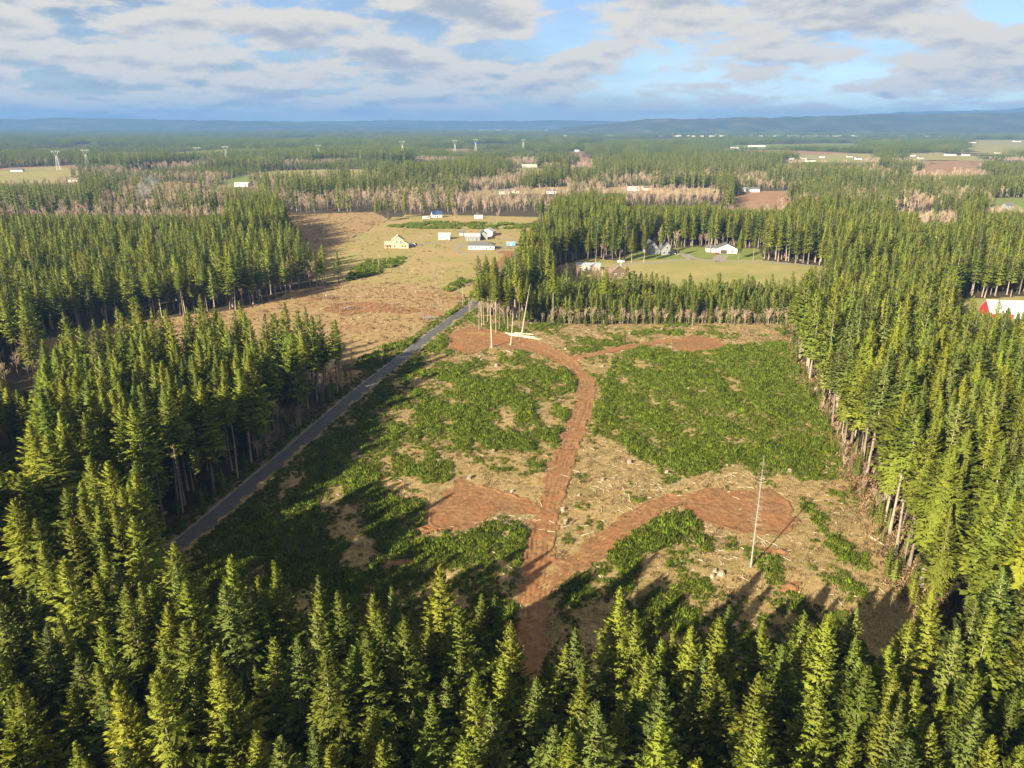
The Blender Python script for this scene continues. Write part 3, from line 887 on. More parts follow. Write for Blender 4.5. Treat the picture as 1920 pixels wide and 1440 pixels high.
house('dark roofed cabin at the edge of the bare wood behind the shrub strip', 818, 408, 11, 8, 3.6, 3.0, R(20), 'white_paint', 'navy_roof', 'x', wins=((-2.5, 1, 1.3, 1.3), (2.5, 1, 1.3, 1.3)), door=0, name='cabin', cat='cabin')
house('small white shed alone in the tan yard behind the shrub strip', 897, 410, 9, 4.5, 2.8, .9, 0, 'white_paint', 'pale_roof', 'x', door=2, name='shed', cat='shed')
house('left of two grey steep gabled houses among firs above the field', 1221, 476, 9, 10, 5.2, 5.0, R(10), 'grey_siding', 'dark_roof', 'y', wins=((-2, 1, 1.3, 1.4), (1.6, 1, 1.4, 1.4), (0, 5.2, 1.6, 1.5)))
house('right of two grey steep gabled houses, its gable facing the field', 1249, 478, 10, 11, 4.6, 5.4, R(6), 'grey_siding', 'dark_roof', 'y', wins=((-2.3, 1, 2.0, 1.5), (1.4, 1, 2.2, 1.5), (0, 5.0, 1.8, 1.6)), side_wins=2)
hw = house('white house with pale gabled roof and open garage at the head of the gravel drive', 1364, 475, 17, 12, 3.6, 3.8, R(-8), 'white_paint', 'grey_roof', 'y', wins=((4.5, 1, 1.6, 1.3), (-6.4, 1, 1.2, 1.2)), garage=(-2.2, 5.0, 'interior_shade'))  # garage panel is painted dark for the shaded inside
g = MB().prism([(-4, 0), (4, 0), (4, 3.2), (0, 5), (-4, 3.2)], 'x', -4, 4).build('wing', 'white_paint', hw, (-11.5, 2.5, 0))
r = MB(); roof_slabs(r, 8, 8, 3.2, 1.8, 'x'); r.build('wing_roof', 'grey_roof', g)
house('grey metal roofed workshop behind thin bare trees left of the field', 1104, 508, 17, 9, 3.6, 1.5, R(-6), 'tan_siding', 'metal_roof', 'x', wins=((-5, 1.2, 1.2, 1), (5, 1.2, 1.2, 1)), garage=(0, 4, 'grey_siding'), name='workshop', cat='workshop')
house('brown timber house with dark gable at the near corner of the field', 1158, 519, 12, 10, 3.2, 4.2, R(12), 'dark_wood', 'brown_roof', 'y', wins=((-2.6, 1, 1.3, 1.3), (2.6, 1, 1.3, 1.3)), door=0, chimney=True)
house('low shed with weathered roof half hidden left of the metal roofed workshop', 1048, 516, 12, 7, 2.8, 1.6, R(-8), 'tan_siding', 'brown_roof', 'x', name='shed', cat='shed', door=1.5)
house('barn with long pale roof and red walls in the field at the right edge', 1905, 597, 24, 14, 2.6, 5.6, R(-10), 'red_paint', 'pale_roof', 'x', wins=((-6, 1.4, 1.2, 1.2),), garage=(2, 4, 'white_paint'), name='barn', cat='barn')

# the house still in frame: bare sheathing, window holes as panels with the indoor dark painted on
fx, fy = G(745, 466)
fr = empty('framed_house', (fx, fy + 6, 0), R(8), 'unfinished house of bare pale lumber and sheathing on the meadow', 'house')
HOUSES_AT.append((fx, fy + 6, 14))
MB().prism([(-5, -.2), (5, -.2), (5, 6.4), (0, 10), (-5, 6.4)], 'y', -4, 8).build('wall', 'lumber', fr)
MB().prism([(-4, -.2), (4, -.2), (4, 3.8), (0, 6.2), (-4, 3.8)], 'y', -9, -2).build('wing', 'lumber', fr, (4.6, 2.5, 0))
MB().prism([(-4, -.2), (4, -.2), (4, 3.4), (0, 5.4), (-4, 3.4)], 'x', -11, -4.9).build('wing', 'lumber', fr, (0, 0, 0))
r = MB(); roof_slabs(r, 10, 12, 6.4, 3.6, 'y', .4, .15); r.build('roof', 'lumber', fr, (0, 2, 0))
r = MB(); roof_slabs(r, 8, 7, 3.8, 2.4, 'y', .4, .15); r.build('roof', 'lumber', fr, (4.6, -3, 0))
r = MB(); roof_slabs(r, 6.1, 8, 3.4, 2.0, 'x', .4, .15); r.build('roof', 'lumber', fr, (-7.95, 0, 0))
for x, y, z in ((-3, -4.06, 1), (-1, -4.06, 4.4), (2, -4.06, 4.6), (3.4, -6.56, 1.2), (5.8, -6.56, 1.2), (-6.6, -4.06, .9), (-9.2, -4.06, .9)):
    MB().box(x - .55, x + .55, y - .02, y + .1, z, z + 1.4).build('window_opening', 'interior_shade', fr)
for x in (-11.6, -10, -8.2):
    MB().box(x - .1, x + .1, -5.6, -5.4, 0, 2.9).build('porch_post', 'lumber', fr)
MB().box(-12, -7.6, -5.8, -4.1, 2.9, 3.1).build('porch_roof', 'lumber', fr)

# site hut, trailers and cars
cx_, cy_ = G(958, 461)
hut = empty('site_hut', (cx_, cy_ + 1.5, 0), 0, 'pale blue site hut at the end of the meadow driveway', 'hut')
MB().box(-4, 4, -1.5, 1.5, .2, 3.2).build('wall', 'blue_paint', hut)
MB().box(-4.2, 4.2, -1.7, 1.7, 3.22, 3.4).build('roof', 'pale_roof', hut)
for x in (-2.2, 1.8): window(hut, x, -1.5, 1.1, 1.2, 1.1)
MB().box(-.4, .5, -1.56, -1.48, .25, 2.3).build('door', 'trim', hut)


def vehicle(name, label, px, py, rz, paint, L=4.6, H=1.5, cat='car', van=False):
    x, y = G(px, py)
    root = empty(name, (x, y, .1), rz, label, cat)
    prof = [(-L / 2, .35), (L / 2, .35), (L / 2, .8), (L / 2 - .1, .95), (L * .18, 1.0), (L * .06, H), (-L * .36, H), (-L * .47, 1.0), (-L / 2, .9)]
    if van: prof = [(-L / 2, .35), (L / 2, .35), (L / 2, 1.1), (L * .36, H), (-L / 2, H)]
    MB().prism(prof, 'x', 0, 1.8)
    b = MB(); bb = [(u, z) for u, z in prof]; b.prism(bb, 'y', -.9, .9); b.build('body', paint, root)
    for s in (-1, 1):
        if not van: MB().prism([(L * .14, 1.02), (L * .05, H - .1), (-L * .34, H - .1), (-L * .42, 1.02)], 'y', s * .905, s * .925).build('window', 'glass', root)
        else: MB().prism([(L * .4, 1.1), (L * .34, H - .2), (L * .18, H - .2), (L * .18, 1.1)], 'y', s * .905, s * .925).build('window', 'glass', root)
        for u in (-L * .31, L * .31):
            MB().tube((u, s * .72, .33), (u, s * .93, .33), .33, .33, 12).build('wheel', 'tyre', root)
        MB().box(L / 2 - .02, L / 2 + .03, s * .6 - .2, s * .6 + .2, .65, .8).build('headlight', 'trim', root)


vehicle('parked_car', 'black car parked on the green lawn at the left edge', 12, 868, R(15), 'black_paint')
vehicle('parked_van', 'white van parked beside the unfinished lumber house', 773, 461, R(10), 'white_paint', 5.4, 2.1, 'van', True)
vehicle('parked_car', 'white car parked beside the right steep gabled house', 1261, 477, R(5), 'white_paint')
vehicle('parked_car', 'red car parked in front of the white house with the open garage', 1344, 477, R(20), 'red_paint')
vehicle('parked_van', 'silver van parked on the drive left of the field', 1164, 493, R(10), 'silver_paint', 5.2, 2.0, 'van', True)
vehicle('parked_van', 'white camper van beside the dark roofed cabin', 799, 411, R(15), 'white_paint', 7.5, 3.0, 'van', True)

# farther houses: each its own, small in the picture
FAR = [
    ('grey roofed house at the left end of the green strip beyond the bare wood', 947, 364, 16, 9, 'cream_paint', 'grey_roof'),
    ('brown house in the middle of the green strip beyond the bare wood', 966, 362, 14, 9, 'tan_siding', 'brown_roof'),
    ('white barn at the right end of the green strip beyond the bare wood', 1034, 363, 15, 12, 'white_paint', 'pale_roof'),
    ('left white house on the narrow pasture in front of the straight fir wall', 1188, 358, 17, 10, 'white_paint', 'pale_roof'),
    ('right brown roofed house on the narrow pasture in front of the straight fir wall', 1214, 357, 15, 10, 'cream_paint', 'brown_roof'),
    ('white house at the top of the brown clearcut', 1415, 360, 16, 10, 'white_paint', 'grey_roof'),
    ('grey roofed cream house left of the white one at the top of the brown clearcut', 1398, 360, 11, 9, 'cream_paint', 'grey_siding'),
    ('white farmhouse below the small green field at left', 452, 350, 22, 10, 'white_paint', 'cream_paint'),
    ('long white farm building by the left field', 30, 322, 24, 12, 'white_paint', 'pale_roof'),
    ('low cream house at the near corner of the left field', 138, 341, 20, 10, 'cream_paint', 'brown_roof'),
    ('white house by the far pylons left of the middle fir stand', 791, 299, 26, 14, 'white_paint', 'pale_roof'),
    ('low tan house under the middle fir stand, left of the brown cutting', 993, 314, 36, 14, 'tan_siding', 'cream_paint'),
    ('white house at the top of the brown cutting', 1082, 284, 24, 14, 'white_paint', 'pale_roof'),
    ('long white greenhouse on the far green strip', 1420, 275, 110, 30, 'white_paint', 'pale_roof'),
    ('short white greenhouse left of the long one on the far green strip', 1378, 278, 50, 22, 'white_paint', 'pale_roof'),
    ('white house left in the hamlet above the right fir ridge', 1484, 299, 22, 12, 'white_paint', 'grey_roof'),
    ('pale house second from the left in the hamlet above the right fir ridge', 1507, 298, 26, 12, 'cream_paint', 'pale_roof'),
    ('white long house in the middle of the hamlet above the right fir ridge', 1520, 303, 40, 12, 'white_paint', 'pale_roof'),
    ('white house standing fourth in the hamlet above the right fir ridge', 1542, 296, 20, 12, 'white_paint', 'grey_roof'),
    ('cream house fifth in the hamlet above the right fir ridge', 1594, 295, 24, 14, 'cream_paint', 'grey_roof'),
    ('white house at the right end of the hamlet above the right fir ridge', 1610, 299, 26, 12, 'white_paint', 'pale_roof'),
    ('cream house at the left of the row by the dark tree and brown field', 1727, 298, 24, 14, 'cream_paint', 'brown_roof'),
    ('white house second in the row by the dark tree and brown field', 1712, 293, 22, 14, 'white_paint', 'grey_roof'),
    ('long white house in the middle of the row above the brown field', 1783, 292, 50, 16, 'white_paint', 'pale_roof'),
    ('white house at the right end of the row above the brown field', 1812, 292, 34, 16, 'white_paint', 'grey_roof'),
    ('white barn on the pale green field at the far right', 1908, 266, 60, 24, 'white_paint', 'pale_roof'),
    ('low white house left on the pale green field at the far right', 1824, 268, 50, 20, 'white_paint', 'grey_roof'),
    ('white house below the pale green field near the right edge', 1905, 291, 46, 16, 'white_paint', 'pale_roof'),
    ('cream house between two dark trees below the pale green field', 1872, 288, 28, 14, 'cream_paint', 'brown_roof'),
    ('grey house in the small green field at the right edge', 1893, 391, 11, 8, 'grey_siding', 'grey_roof'),
]
for i, (lab, px, py, w, d, wl, rf) in enumerate(FAR):
    w, d = (w * .7, d * .7) if py < 310 else (w, d)
    rf = 'grey_roof' if rf == 'pale_roof' and i % 3 else rf
    house(lab, px, py, w, d, 4.0 if w < 40 else 5, 2.6 if w < 40 else 3, R((i * 37) % 30 - 15), wl, rf, 'x', wins=((-w * .3, 1.1, 1.8, 1.5), (w * .1, 1.1, 1.8, 1.5)), door=w * .3,
          name='greenhouse' if 'greenhouse' in lab else 'barn' if 'barn' in lab else 'farm_building' if 'farm building' in lab else 'house',
          cat='greenhouse' if 'greenhouse' in lab else 'barn' if 'barn' in lab else 'house')


# ---------------------------------------------------------------- trees
rg = np.random.default_rng(42)
tx, ty, tl = [], [], []
for (y0, y1, s, lod) in ((22, 262, 5.7, 0), (262, 900, 6.6, 1), (900, 2300, 8.6, 2)):
    x_, y_ = jgrid(-.8 * (y1 + 120), .8 * (y1 + 120), y0, y1, s, rg)
    tx.append(x_); ty.append(y_); tl.append(np.full(len(x_), lod))
tx, ty, tl = map(np.concatenate, (tx, ty, tl))
cv = cover(tx, ty)
BS = np.random.default_rng(5)
_n = 520
_by = 650 + 5600 * BS.random(_n) ** 1.5; _bx = (BS.random(_n) * 2 - 1) * .8 * (_by + 150)
BTYPE = BS.choice(4, _n, p=[.60, .16, .12, .12])         # fir, mixed, leafless, pasture
BHGT = BS.choice([.45, .65, .85, 1.0, 1.15], _n)


def block(x, y):
    x = np.asarray(x); y = np.asarray(y)
    wx_ = x + (fbm(x, y, 60, 2, 91) - .5) * 60; wy_ = y + (fbm(x, y, 60, 2, 92) - .5) * 60
    out_ = np.empty(len(x), int)
    for a in range(0, len(x), 4000):
        d_ = (wx_[a:a + 4000, None] - _bx) ** 2 + ((wy_[a:a + 4000, None] - _by) * .8) ** 2
        out_[a:a + 4000] = d_.argmin(1)
    return out_


blk = block(tx, ty)
infar = (ty > 830) & (cv == 0)
bt = np.where(infar, BTYPE[blk], 0)
cv = np.where(bt == 3, 1, np.where(bt == 2, 2, np.where(bt == 1, 3, cv)))
for mt_, ids_ in (('field', 0), ('meadow', 1), ('brown_field', 2)):
    def pf(x, y):
        ok = np.zeros(len(x), bool)
        k_ = np.where((np.abs(x) < .74 * (y + 45) + 55))[0]
        b_ = block(x[k_], y[k_]); g_ = (BTYPE[b_] == 3) & (b_ % 3 == ids_) & (cover(x[k_], y[k_]) == 0)
        ok[k_] = g_
        return ok
    sheet('far_pasture', raster(pf, (-2600, 830), (2600, 3300), 11), lambda x, y: np.full(x.shape, .015), mt_)
keep = cv != 1
for hx, hy, hr in HOUSES_AT:
    keep &= np.hypot(tx - hx, ty - hy) > hr
    # trees on the camera's line to each house front are left out
    keep &= ~((np.abs(tx - hx * ty / hy) < hr * .75) & (ty < hy) & (ty > hy - (70 if hy > 600 else 12)) & (hy > 480))
tx, ty, tl, cv = tx[keep], ty[keep], tl[keep], cv[keep]
u = rg.random(len(tx))
stand = fbm(tx, ty, 160, 3, 11)
age = fbm(tx, ty, 60, 2, 12)
is_bare = (cv == 2) & (u < .84) | (cv == 3) & (u < .45) | (cv == 0) & (tl > 0) & (u < .28 * sstep(stand, .47, .66) + .5 * (tl == 2) * sstep(fbm(tx, ty * .6, 130, 3, 15), .54, .62)) | (cv == 0) & (tl == 0) & (u < .025)
# drop some: plantation gaps, alder spacing
th = 27 + 16 * (age - .5) + rg.normal(0, 3.0, len(tx))
right = (tx > 80) & (ty < 340)
th = np.where(right, 35 + 5 * (age - .5) + rg.normal(0, 2.6, len(tx)), th)
front = (ty < 112)
th = np.where(front, 28.5 + rg.normal(0, 2.8, len(tx)), th)
leftnear = (tx < -60) & (ty < 330) & (ty >= 112)
th = np.where(front & (tx < -15), th + 1.8, th)
th = np.where(leftnear, 31.5 + 3.5 * (ty < 190) + 5 * (age - .5) + rg.normal(0, 2.2, len(tx)), th)
midright = (tx > 0) & (ty > 480) & (ty < 800)
th = np.where(midright, 30 + 6 * (age - .5) + rg.normal(0, 3.0, len(tx)), th)
th = np.where(cv == 4, 14.5 + rg.normal(0, 2.6, len(tx)), th)
th = np.where(cv == 5, 35 + rg.normal(0, 2, len(tx)), th)
sup = (rg.random(len(tx)) < .12) & (cv != 4)            # suppressed, shorter trees
th = np.where(sup, th * rg.uniform(.55, .8, len(tx)), th)
farm = tl == 2
th = np.where(infar[keep], th * BHGT[blk[keep]], th)
th = np.clip(th, 2.5, 43)
# tree heights capped along the camera's sight lines so these patches show
SIGHT = [[(840, 480), (972, 480), (972, 430), (840, 430)], [(-80, 344), (-80, 321), (60, 319), (146, 318), (146, 334), (60, 344)], [(415, 352), (432, 333), (476, 327), (470, 348)], [(880, 366), (1058, 362), (1066, 354), (892, 358)], [(1130, 362), (1338, 362), (1338, 353), (1132, 353)],
         [(1358, 392), (1482, 392), (1482, 359), (1388, 359)], [(1070, 312), (1080, 285), (1109, 284), (1110, 312)], [(1715, 327), (1738, 302), (1845, 303), (1838, 326)], [(1808, 284), (1814, 264), (1960, 264), (1960, 284)], [(1475, 304), (1478, 290), (1645, 289), (1640, 304)],
         [(1690, 300), (1690, 287), (1920, 285), (1920, 300)], [(1726, 418), (1737, 398), (1790, 397), (1790, 414)], [(1855, 397), (1862, 374), (1960, 373), (1960, 396)], [(1365, 280), (1368, 272), (1600, 270), (1610, 278)], [(0, 400), (120, 372), (200, 362), (420, 364), (420, 396), (250, 402)],
         [(1175, 386), (1345, 386), (1350, 366), (1175, 364)], [(1680, 396), (1745, 396), (1745, 374), (1685, 370)], [(540, 412), (1010, 412), (1010, 372), (560, 376)], [(-70, 880), (-70, 842), (45, 842), (45, 880)], [(-60, 735), (-60, 645), (75, 645), (75, 735)], [(1800, 586), (1800, 566), (1950, 562), (1950, 586)], [(775, 302), (805, 302), (805, 292), (775, 292)], [(970, 316), (1012, 316), (1012, 306), (970, 306)]]
for pg in SIGHT:
    pg = np.array(pg, float); x0_, x1_ = pg[:, 0].min(), pg[:, 0].max(); yb = pg[:, 1].max()
    qx, qy, _ = to_px(tx, ty, np.zeros(len(tx))); tpx, tpy, _ = to_px(tx, ty, th)
    hit = (np.maximum(qx, tpx) > x0_ - 2) & (np.minimum(qx, tpx) < x1_ + 2) & (qy > yb) & (tpy < yb)
    lo_b = np.interp(qx, [x0_, (x0_ + x1_) / 2, x1_], [yb, yb, yb])
    # height at which the tip just clears the patch's near rim
    lim = CAM_H - ty * np.tan(PITCH + np.arctan((lo_b - 720) / FPX))
    th = np.where(hit, np.clip(lim + rg.normal(0, .8, len(tx)) + np.where(rg.random(len(tx)) < .06, 6, 0), 2.5, th), th)
edge = (dist_line(CLEAR, tx, ty, True) < 9) & (ty > 112)
edge |= (dist_line(CUT2, tx, ty, True) < 8) & ~leftnear
edge &= ~((tx > 60) & ((ty > 225) | (rg.random(len(tx)) < .3)))
edge |= (dist_line(ROAD, tx, ty) < 15) & (tx < -20)
fv = np.zeros(len(tx), int)
akeys = sorted(LIB); kidx = {k: i for i, k in enumerate(akeys)}
r1 = rg.random(len(tx))
pick = lambda pre, nn: np.array([kidx['%s%d_fir' % (pre, int(t * nn) % nn)] for t in r1])
fv = np.where(tl == 0, pick('a', 10), np.where(tl == 1, pick('c', 6), pick('e', 4)))
fv = np.where(edge & (tl < 2) & (ty < 420) & (rg.random(len(tx)) < .68), pick('b', 4), fv)
fv = np.where(cv == 4, pick('d', 3), fv)
# plantation is denser: add in-between trees
x_, y_ = jgrid(0, 260, 370, 470, 3.6, rg)
m = inside(YOUNG, x_, y_) & (dist_line(ROAD, x_, y_) > 8)
x_, y_ = x_[m], y_[m]
yh = 13.6 + rg.normal(0, 2.0, len(x_)) + np.where(rg.random(len(x_)) < .04, rg.uniform(3, 9, len(x_)), 0)
yv = np.array([kidx['d%d_fir' % k] for k in rg.integers(0, 3, len(x_))])

is_gap = (cv == 2) & (rg.random(len(tx)) < .25 + .5 * sstep(age, .55, .75)) | (tl == 1) & (rg.random(len(tx)) < .06)
# young firs seeded in along the stand edges
for A_, nn_, sp_ in ((CLEAR[10:22], 150, 2.6), (ROAD[2:9] + np.array([-9.0, 0]), 60, 2.0)):
    k_ = rg.integers(0, len(A_) - 1, nn_); q_ = A_[k_] + (A_[k_ + 1] - A_[k_]) * rg.random((nn_, 1)) + rg.normal(0, sp_, (nn_, 2))
    g_ = (dist_line(ROAD, q_[:, 0], q_[:, 1]) > 5); q_ = q_[g_]
    x_, y_ = np.r_[x_, q_[:, 0]], np.r_[y_, q_[:, 1]]
    yh = np.r_[yh, rg.uniform(1.5, 7.5, len(q_))]; yv = np.r_[yv, np.array([kidx['d%d_fir' % k] for k in rg.integers(0, 3, len(q_))])]
bare_pts = np.stack([tx, ty], 1)[is_bare & ~is_gap]
bare_lod = tl[is_bare & ~is_gap]
F_ = ~is_bare & ~is_gap
ftx, fty, fth, ffv = tx[F_], ty[F_], th[F_], fv[F_]
ftx, fty, fth, ffv = np.r_[ftx, x_], np.r_[fty, y_], np.r_[fth, yh], np.r_[ffv, yv]
VH = np.array([LIB[k][0] for k in akeys])
fsc = fth / VH[ffv]
frz = rg.uniform(0, 6.283, len(ftx))
ftilt = rg.normal(0, .018, (len(ftx), 2))
fwide = rg.uniform(.92, 1.3, len(ftx)) * np.where((ftx < -55 - .3 * fty) & (fty < 260), 1.22, 1)

# the 300 firs that show largest stand as things of their own
px, py, zc = to_px(ftx, fty, fth)
app = fth / zc
inframe = (px > 5) & (px < 1915) & (py > 300) & (py < 1425) & (fty > 55)
hascrown = np.array([LIB[k][3] is not None for k in akeys])[ffv]
score = np.where(inframe & hascrown, app, -1)
sel = np.argsort(-score)[:300]
sel = sel[score[sel] > 0]
single = np.zeros(len(ftx), bool); single[sel] = True

ORD = ['leftmost', 'second from the left', 'third from the left', 'fourth from the left', 'fifth from the left', 'sixth from the left', 'seventh from the left', 'eighth from the left',
       'ninth from the left', 'tenth from the left', 'eleventh from the left', 'twelfth from the left'] + [w_ + ' from the left' for w_ in 'thirteenth fourteenth fifteenth sixteenth seventeenth eighteenth nineteenth twentieth'.split()]
TONE = {'blue': 'bluish green', 'deep': 'dark green', 'olive': 'olive green', 'yellow': 'yellow green'}
cells = {}
for i in sel:
    X, Y, x2, y2 = ftx[i], fty[i], px[i], py[i]
    if Y < 112 and X < 92 and X > -88:
        a = min(int(x2 / 320), 5)
        wx = ('below the near end of the road', 'below the shaded broom', 'left of the track mouth', 'right of the track mouth', 'below the tall snag', 'below the right forest corner')[a]
        row = 'front' if y2 > 1290 else 'middle' if y2 > 1190 else 'back'
        cells.setdefault(('%s row fir' % row, wx, 'firs along the bottom'), []).append(i)
    elif X < 0:
        a = min(int((y2 - 540) / 110), 6) if y2 > 540 else 0
        wx = ('at the far end of the roadside stand', 'in the far half of the roadside stand', 'in the middle of the roadside stand', 'in the near half of the roadside stand', 'near the roadside stand corner', 'in the lower left stand', 'in the lower left corner')[a]
        cells.setdefault(('fir', wx, 'firs of the roadside stand'), []).append(i)
    else:
        a = min(int(max(0, y2 - 480) / 90), 8)
        wx = ('at the far end of the right forest', 'beyond the middle of the right forest', 'level with the broom patch in the right forest', 'above the middle of the right forest', 'in the middle of the right forest',
              'right of the scraped pad in the right forest', 'level with the snag in the right forest', 'low in the right forest', 'in the lower right corner')[a]
        cells.setdefault(('fir', wx, 'firs of the right forest'), []).append(i)
for (kind, wx, grp), ids in cells.items():
    bytone = {}
    for i in ids: bytone.setdefault(LIB[akeys[ffv[i]]][4], []).append(i)
    for tone, li in bytone.items():
        li.sort(key=lambda q: px[q])
        for k, i in enumerate(li):
            o_ = ORD[k] if k < len(ORD) else None
            if len(li) == 1: lab = 'the only %s %s %s' % (TONE[tone], kind, wx)
            elif o_: lab = '%s %s %s, %s' % (TONE[tone], kind, wx, o_)
            else: lab = '%s %s %s, towards its right end' % (TONE[tone], kind, wx)
            key = akeys[ffv[i]]
            e = empty('fir_tree', (ftx[i], fty[i], 0), frz[i], lab, 'tree', grp)
            e.rotation_euler.x, e.rotation_euler.y = ftilt[i]
            s = fsc[i]; e.scale = (s * fwide[i], s * fwide[i], s)
            link('trunk', LIB[key][2], e); link('crown', LIB[key][3], e)

# far wood in clumps
x_, y_ = jgrid(-7000, 7000, 2300, 6200, 42, rg)
x2_, y2_ = jgrid(-9800, 9800, 6200, 11500, 90, rg)
cx2, cy2 = np.r_[x_, x2_], np.r_[y_, y2_]
cs = np.r_[np.full(len(x_), 1.0), np.full(len(x2_), 1.6)] * rg.uniform(.8, 1.15, len(cx2))
cc = cover(cx2, cy2); cb_ = block(cx2, cy2)
cc = np.where((cc == 0) & (BTYPE[cb_] >= 2) & (cy2 < 6300), 1, cc)
cs = cs * np.where(cy2 < 6300, np.clip(BHGT[cb_], .6, 1.1), 1)
k = (cc != 1) & (fbm(cx2, cy2, 900, 4, 21) + .35 * fbm(cx2, cy2 * 2, 260, 3, 22) > .54)
cx2, cy2, cs = cx2[k], cy2[k], cs[k]
cvi = np.array([kidx['f%d_fir' % q] for q in rg.integers(0, 3, len(cx2))])

rest = ~single
P = np.concatenate([np.stack([ftx[rest], fty[rest], np.zeros(rest.sum())], 1), np.stack([cx2, cy2, np.zeros(len(cx2))], 1)])
RO = np.concatenate([np.stack([ftilt[rest, 0], ftilt[rest, 1], frz[rest]], 1), np.stack([cx2 * 0, cx2 * 0, rg.uniform(0, 6.28, len(cx2))], 1)])
SC = np.concatenate([np.stack([fsc * fwide, fsc * fwide, fsc], 1)[rest], np.stack([cs, cs, np.where(cs > 1.25, 1.0, cs)], 1)])
VI = np.r_[ffv[rest], cvi]
fc = hidden_collection('fir_shapes', {k: LIB[k][1] for k in akeys})
tag(scatter('fir_forest', fc, P, RO, SC, VI), 'dense green fir forest filling the land to the hills', 'forest', kind='stuff')
print('firs', rest.sum(), 'singles', single.sum(), 'clumps', len(cx2))

# ---------------------------------------------------------------- bare alders
bk = sorted(BARE); bidx = {k: i for i, k in enumerate(bk)}
solo = [(710, 512, 14), (735, 528, 12), (770, 534, 13), (793, 540, 11), (818, 545, 17), (828, 545, 14), (700, 505, 9), (752, 520, 10), (682, 500, 10), (725, 500, 9),
        (852, 424, 20), (856, 424, 17), (931, 424, 21), (896, 422, 14), (770, 412, 20), (788, 411, 18)]
sb = [(G(a, b), h) for a, b, h in solo]
bx = np.r_[bare_pts[:, 0]]; by = bare_pts[:, 1]
bh = rg.uniform(7, 19, len(bx)); bh = np.where((bare_lod == 0), rg.uniform(13, 20, len(bx)), bh)
# saplings along the young plantation's edge and the clearing's right edge, roadside thicket
eg = []
for A, B, nn, hh in (((990, 606), (1478, 608), 130, (5, 10)), ((1478, 612), (1640, 955), 70, (3, 6)), ((885, 585), (975, 600), 30, (5, 9)), ((930, 530), (985, 560), 40, (6, 12)), ((1045, 528), (1150, 532), 36, (9, 13)), ((660, 690), (480, 880), 40, (5, 11)), ((1010, 402), (1180, 388), 50, (9, 15))):
    a, b = np.array(G(*A)), np.array(G(*B))
    for t in rg.random(nn): q = a + (b - a) * t + rg.normal(0, 2.2, 2); eg.append((q[0], q[1], rg.uniform(*hh)))
eg = np.array(eg)
nd = np.concatenate([bx, eg[:, 0]]); ne = np.concatenate([by, eg[:, 1]]); nh = np.concatenate([bh, eg[:, 2]])
bqx, bqy, bzc = to_px(nd, ne, nh)
bs = np.where((bqx > 8) & (bqx < 1912) & (bqy > 300) & (bqy < 1400), nh / bzc, -1)
bsel = np.argsort(-bs)[:120]; bsel = bsel[bs[bsel] > 0.012]
bsingle = np.zeros(len(nd), bool); bsingle[bsel] = True


def alder_label(x2, y2, X, Y):
    if Y < 340 and X < -40: z_ = 'bare tree in the roadside stand'
    elif Y < 340 and X > 60: z_ = 'bare tree in the right forest'
    elif y2 > 500 and X > 0: z_ = 'thin bare sapling before the plantation'
    else: z_ = 'bare tan tree'
    return z_


bcell = {}
for i in bsel: bcell.setdefault((alder_label(bqx[i], bqy[i], nd[i], ne[i]), int(bqx[i] / 120)), []).append(i)
XW = ('at the left edge', 'near the left edge', 'below the smoke', 'above the roadside stand', 'beside the brown clearing', 'left of the lumber house', 'below the lumber house', 'left of the log pile', 'above the log pile', 'above the upper track', 'above the upper pad', 'above the broom patch', 'at the far forest corner', 'beyond the forest corner', 'near the right edge', 'at the right edge')
for (base, xb), li in bcell.items():
    li.sort(key=lambda q: bqx[q])
    for k, i in enumerate(li):
        lab = base + ' ' + XW[xb] + (', ' + ORD[k] if k < len(ORD) and len(li) > 1 else '')
        if k >= len(ORD): lab = base + ' ' + XW[xb] + ', towards the right'
        key = 'a%d_alder' % (i % 5)
        e = empty('bare_tree', (nd[i], ne[i], 0), rg.uniform(0, 6.28), lab, 'tree', 'leafless trees')
        s = nh[i] / BARE[key][0]; e.scale = (s * 1.05, s * 1.05, s)
        link('trunk', BARE[key][2], e); link('crown', BARE[key][3], e)
for k, ((X, Y), h) in enumerate(sb):
    key = 'a%d_alder' % (k % 5)
    a, b, _ = solo[k]
    lab = ('bare tree alone on the tan slope below the meadow, %s' if b > 480 else 'tall bare tree standing in the shrub strip behind the meadow, %s') % (ORD[sorted(range(len(solo)), key=lambda q: solo[q][0] + (0 if (solo[q][1] > 480) == (b > 480) else 5000)).index(k)])
    e = empty('bare_tree', (X, Y, 0), k * 1.3, lab, 'tree', 'leafless trees')
    s = h / BARE[key][0]; e.scale = (s * .8, s * .8, s)
    link('trunk', BARE[key][2], e); link('crown', BARE[key][3], e)
r_ = ~bsingle
lodk = np.where((ne < 420), 0, 1)
bvi = np.array([bidx['a%d_alder' % (q % 5)] if l == 0 else bidx['b%d_alder' % (q % 3)] for q, l in zip(rg.integers(0, 15, len(nd)), lodk)])
bsc = nh / np.array([BARE[k][0] for k in bk])[bvi]
bc = hidden_collection('alder_shapes', {k: BARE[k][1] for k in bk})
tag(scatter('leafless_wood', bc, np.stack([nd, ne, nd * 0], 1)[r_], np.stack([nd * 0, nd * 0, rg.uniform(0, 6.28, len(nd))], 1)[r_], np.stack([bsc * 1.1, bsc * 1.1, bsc], 1)[r_], bvi[r_]),
    'tan leafless woodland in bands between the firs', 'woodland', kind='stuff')
print('bare', r_.sum(), 'bare singles', bsingle.sum())


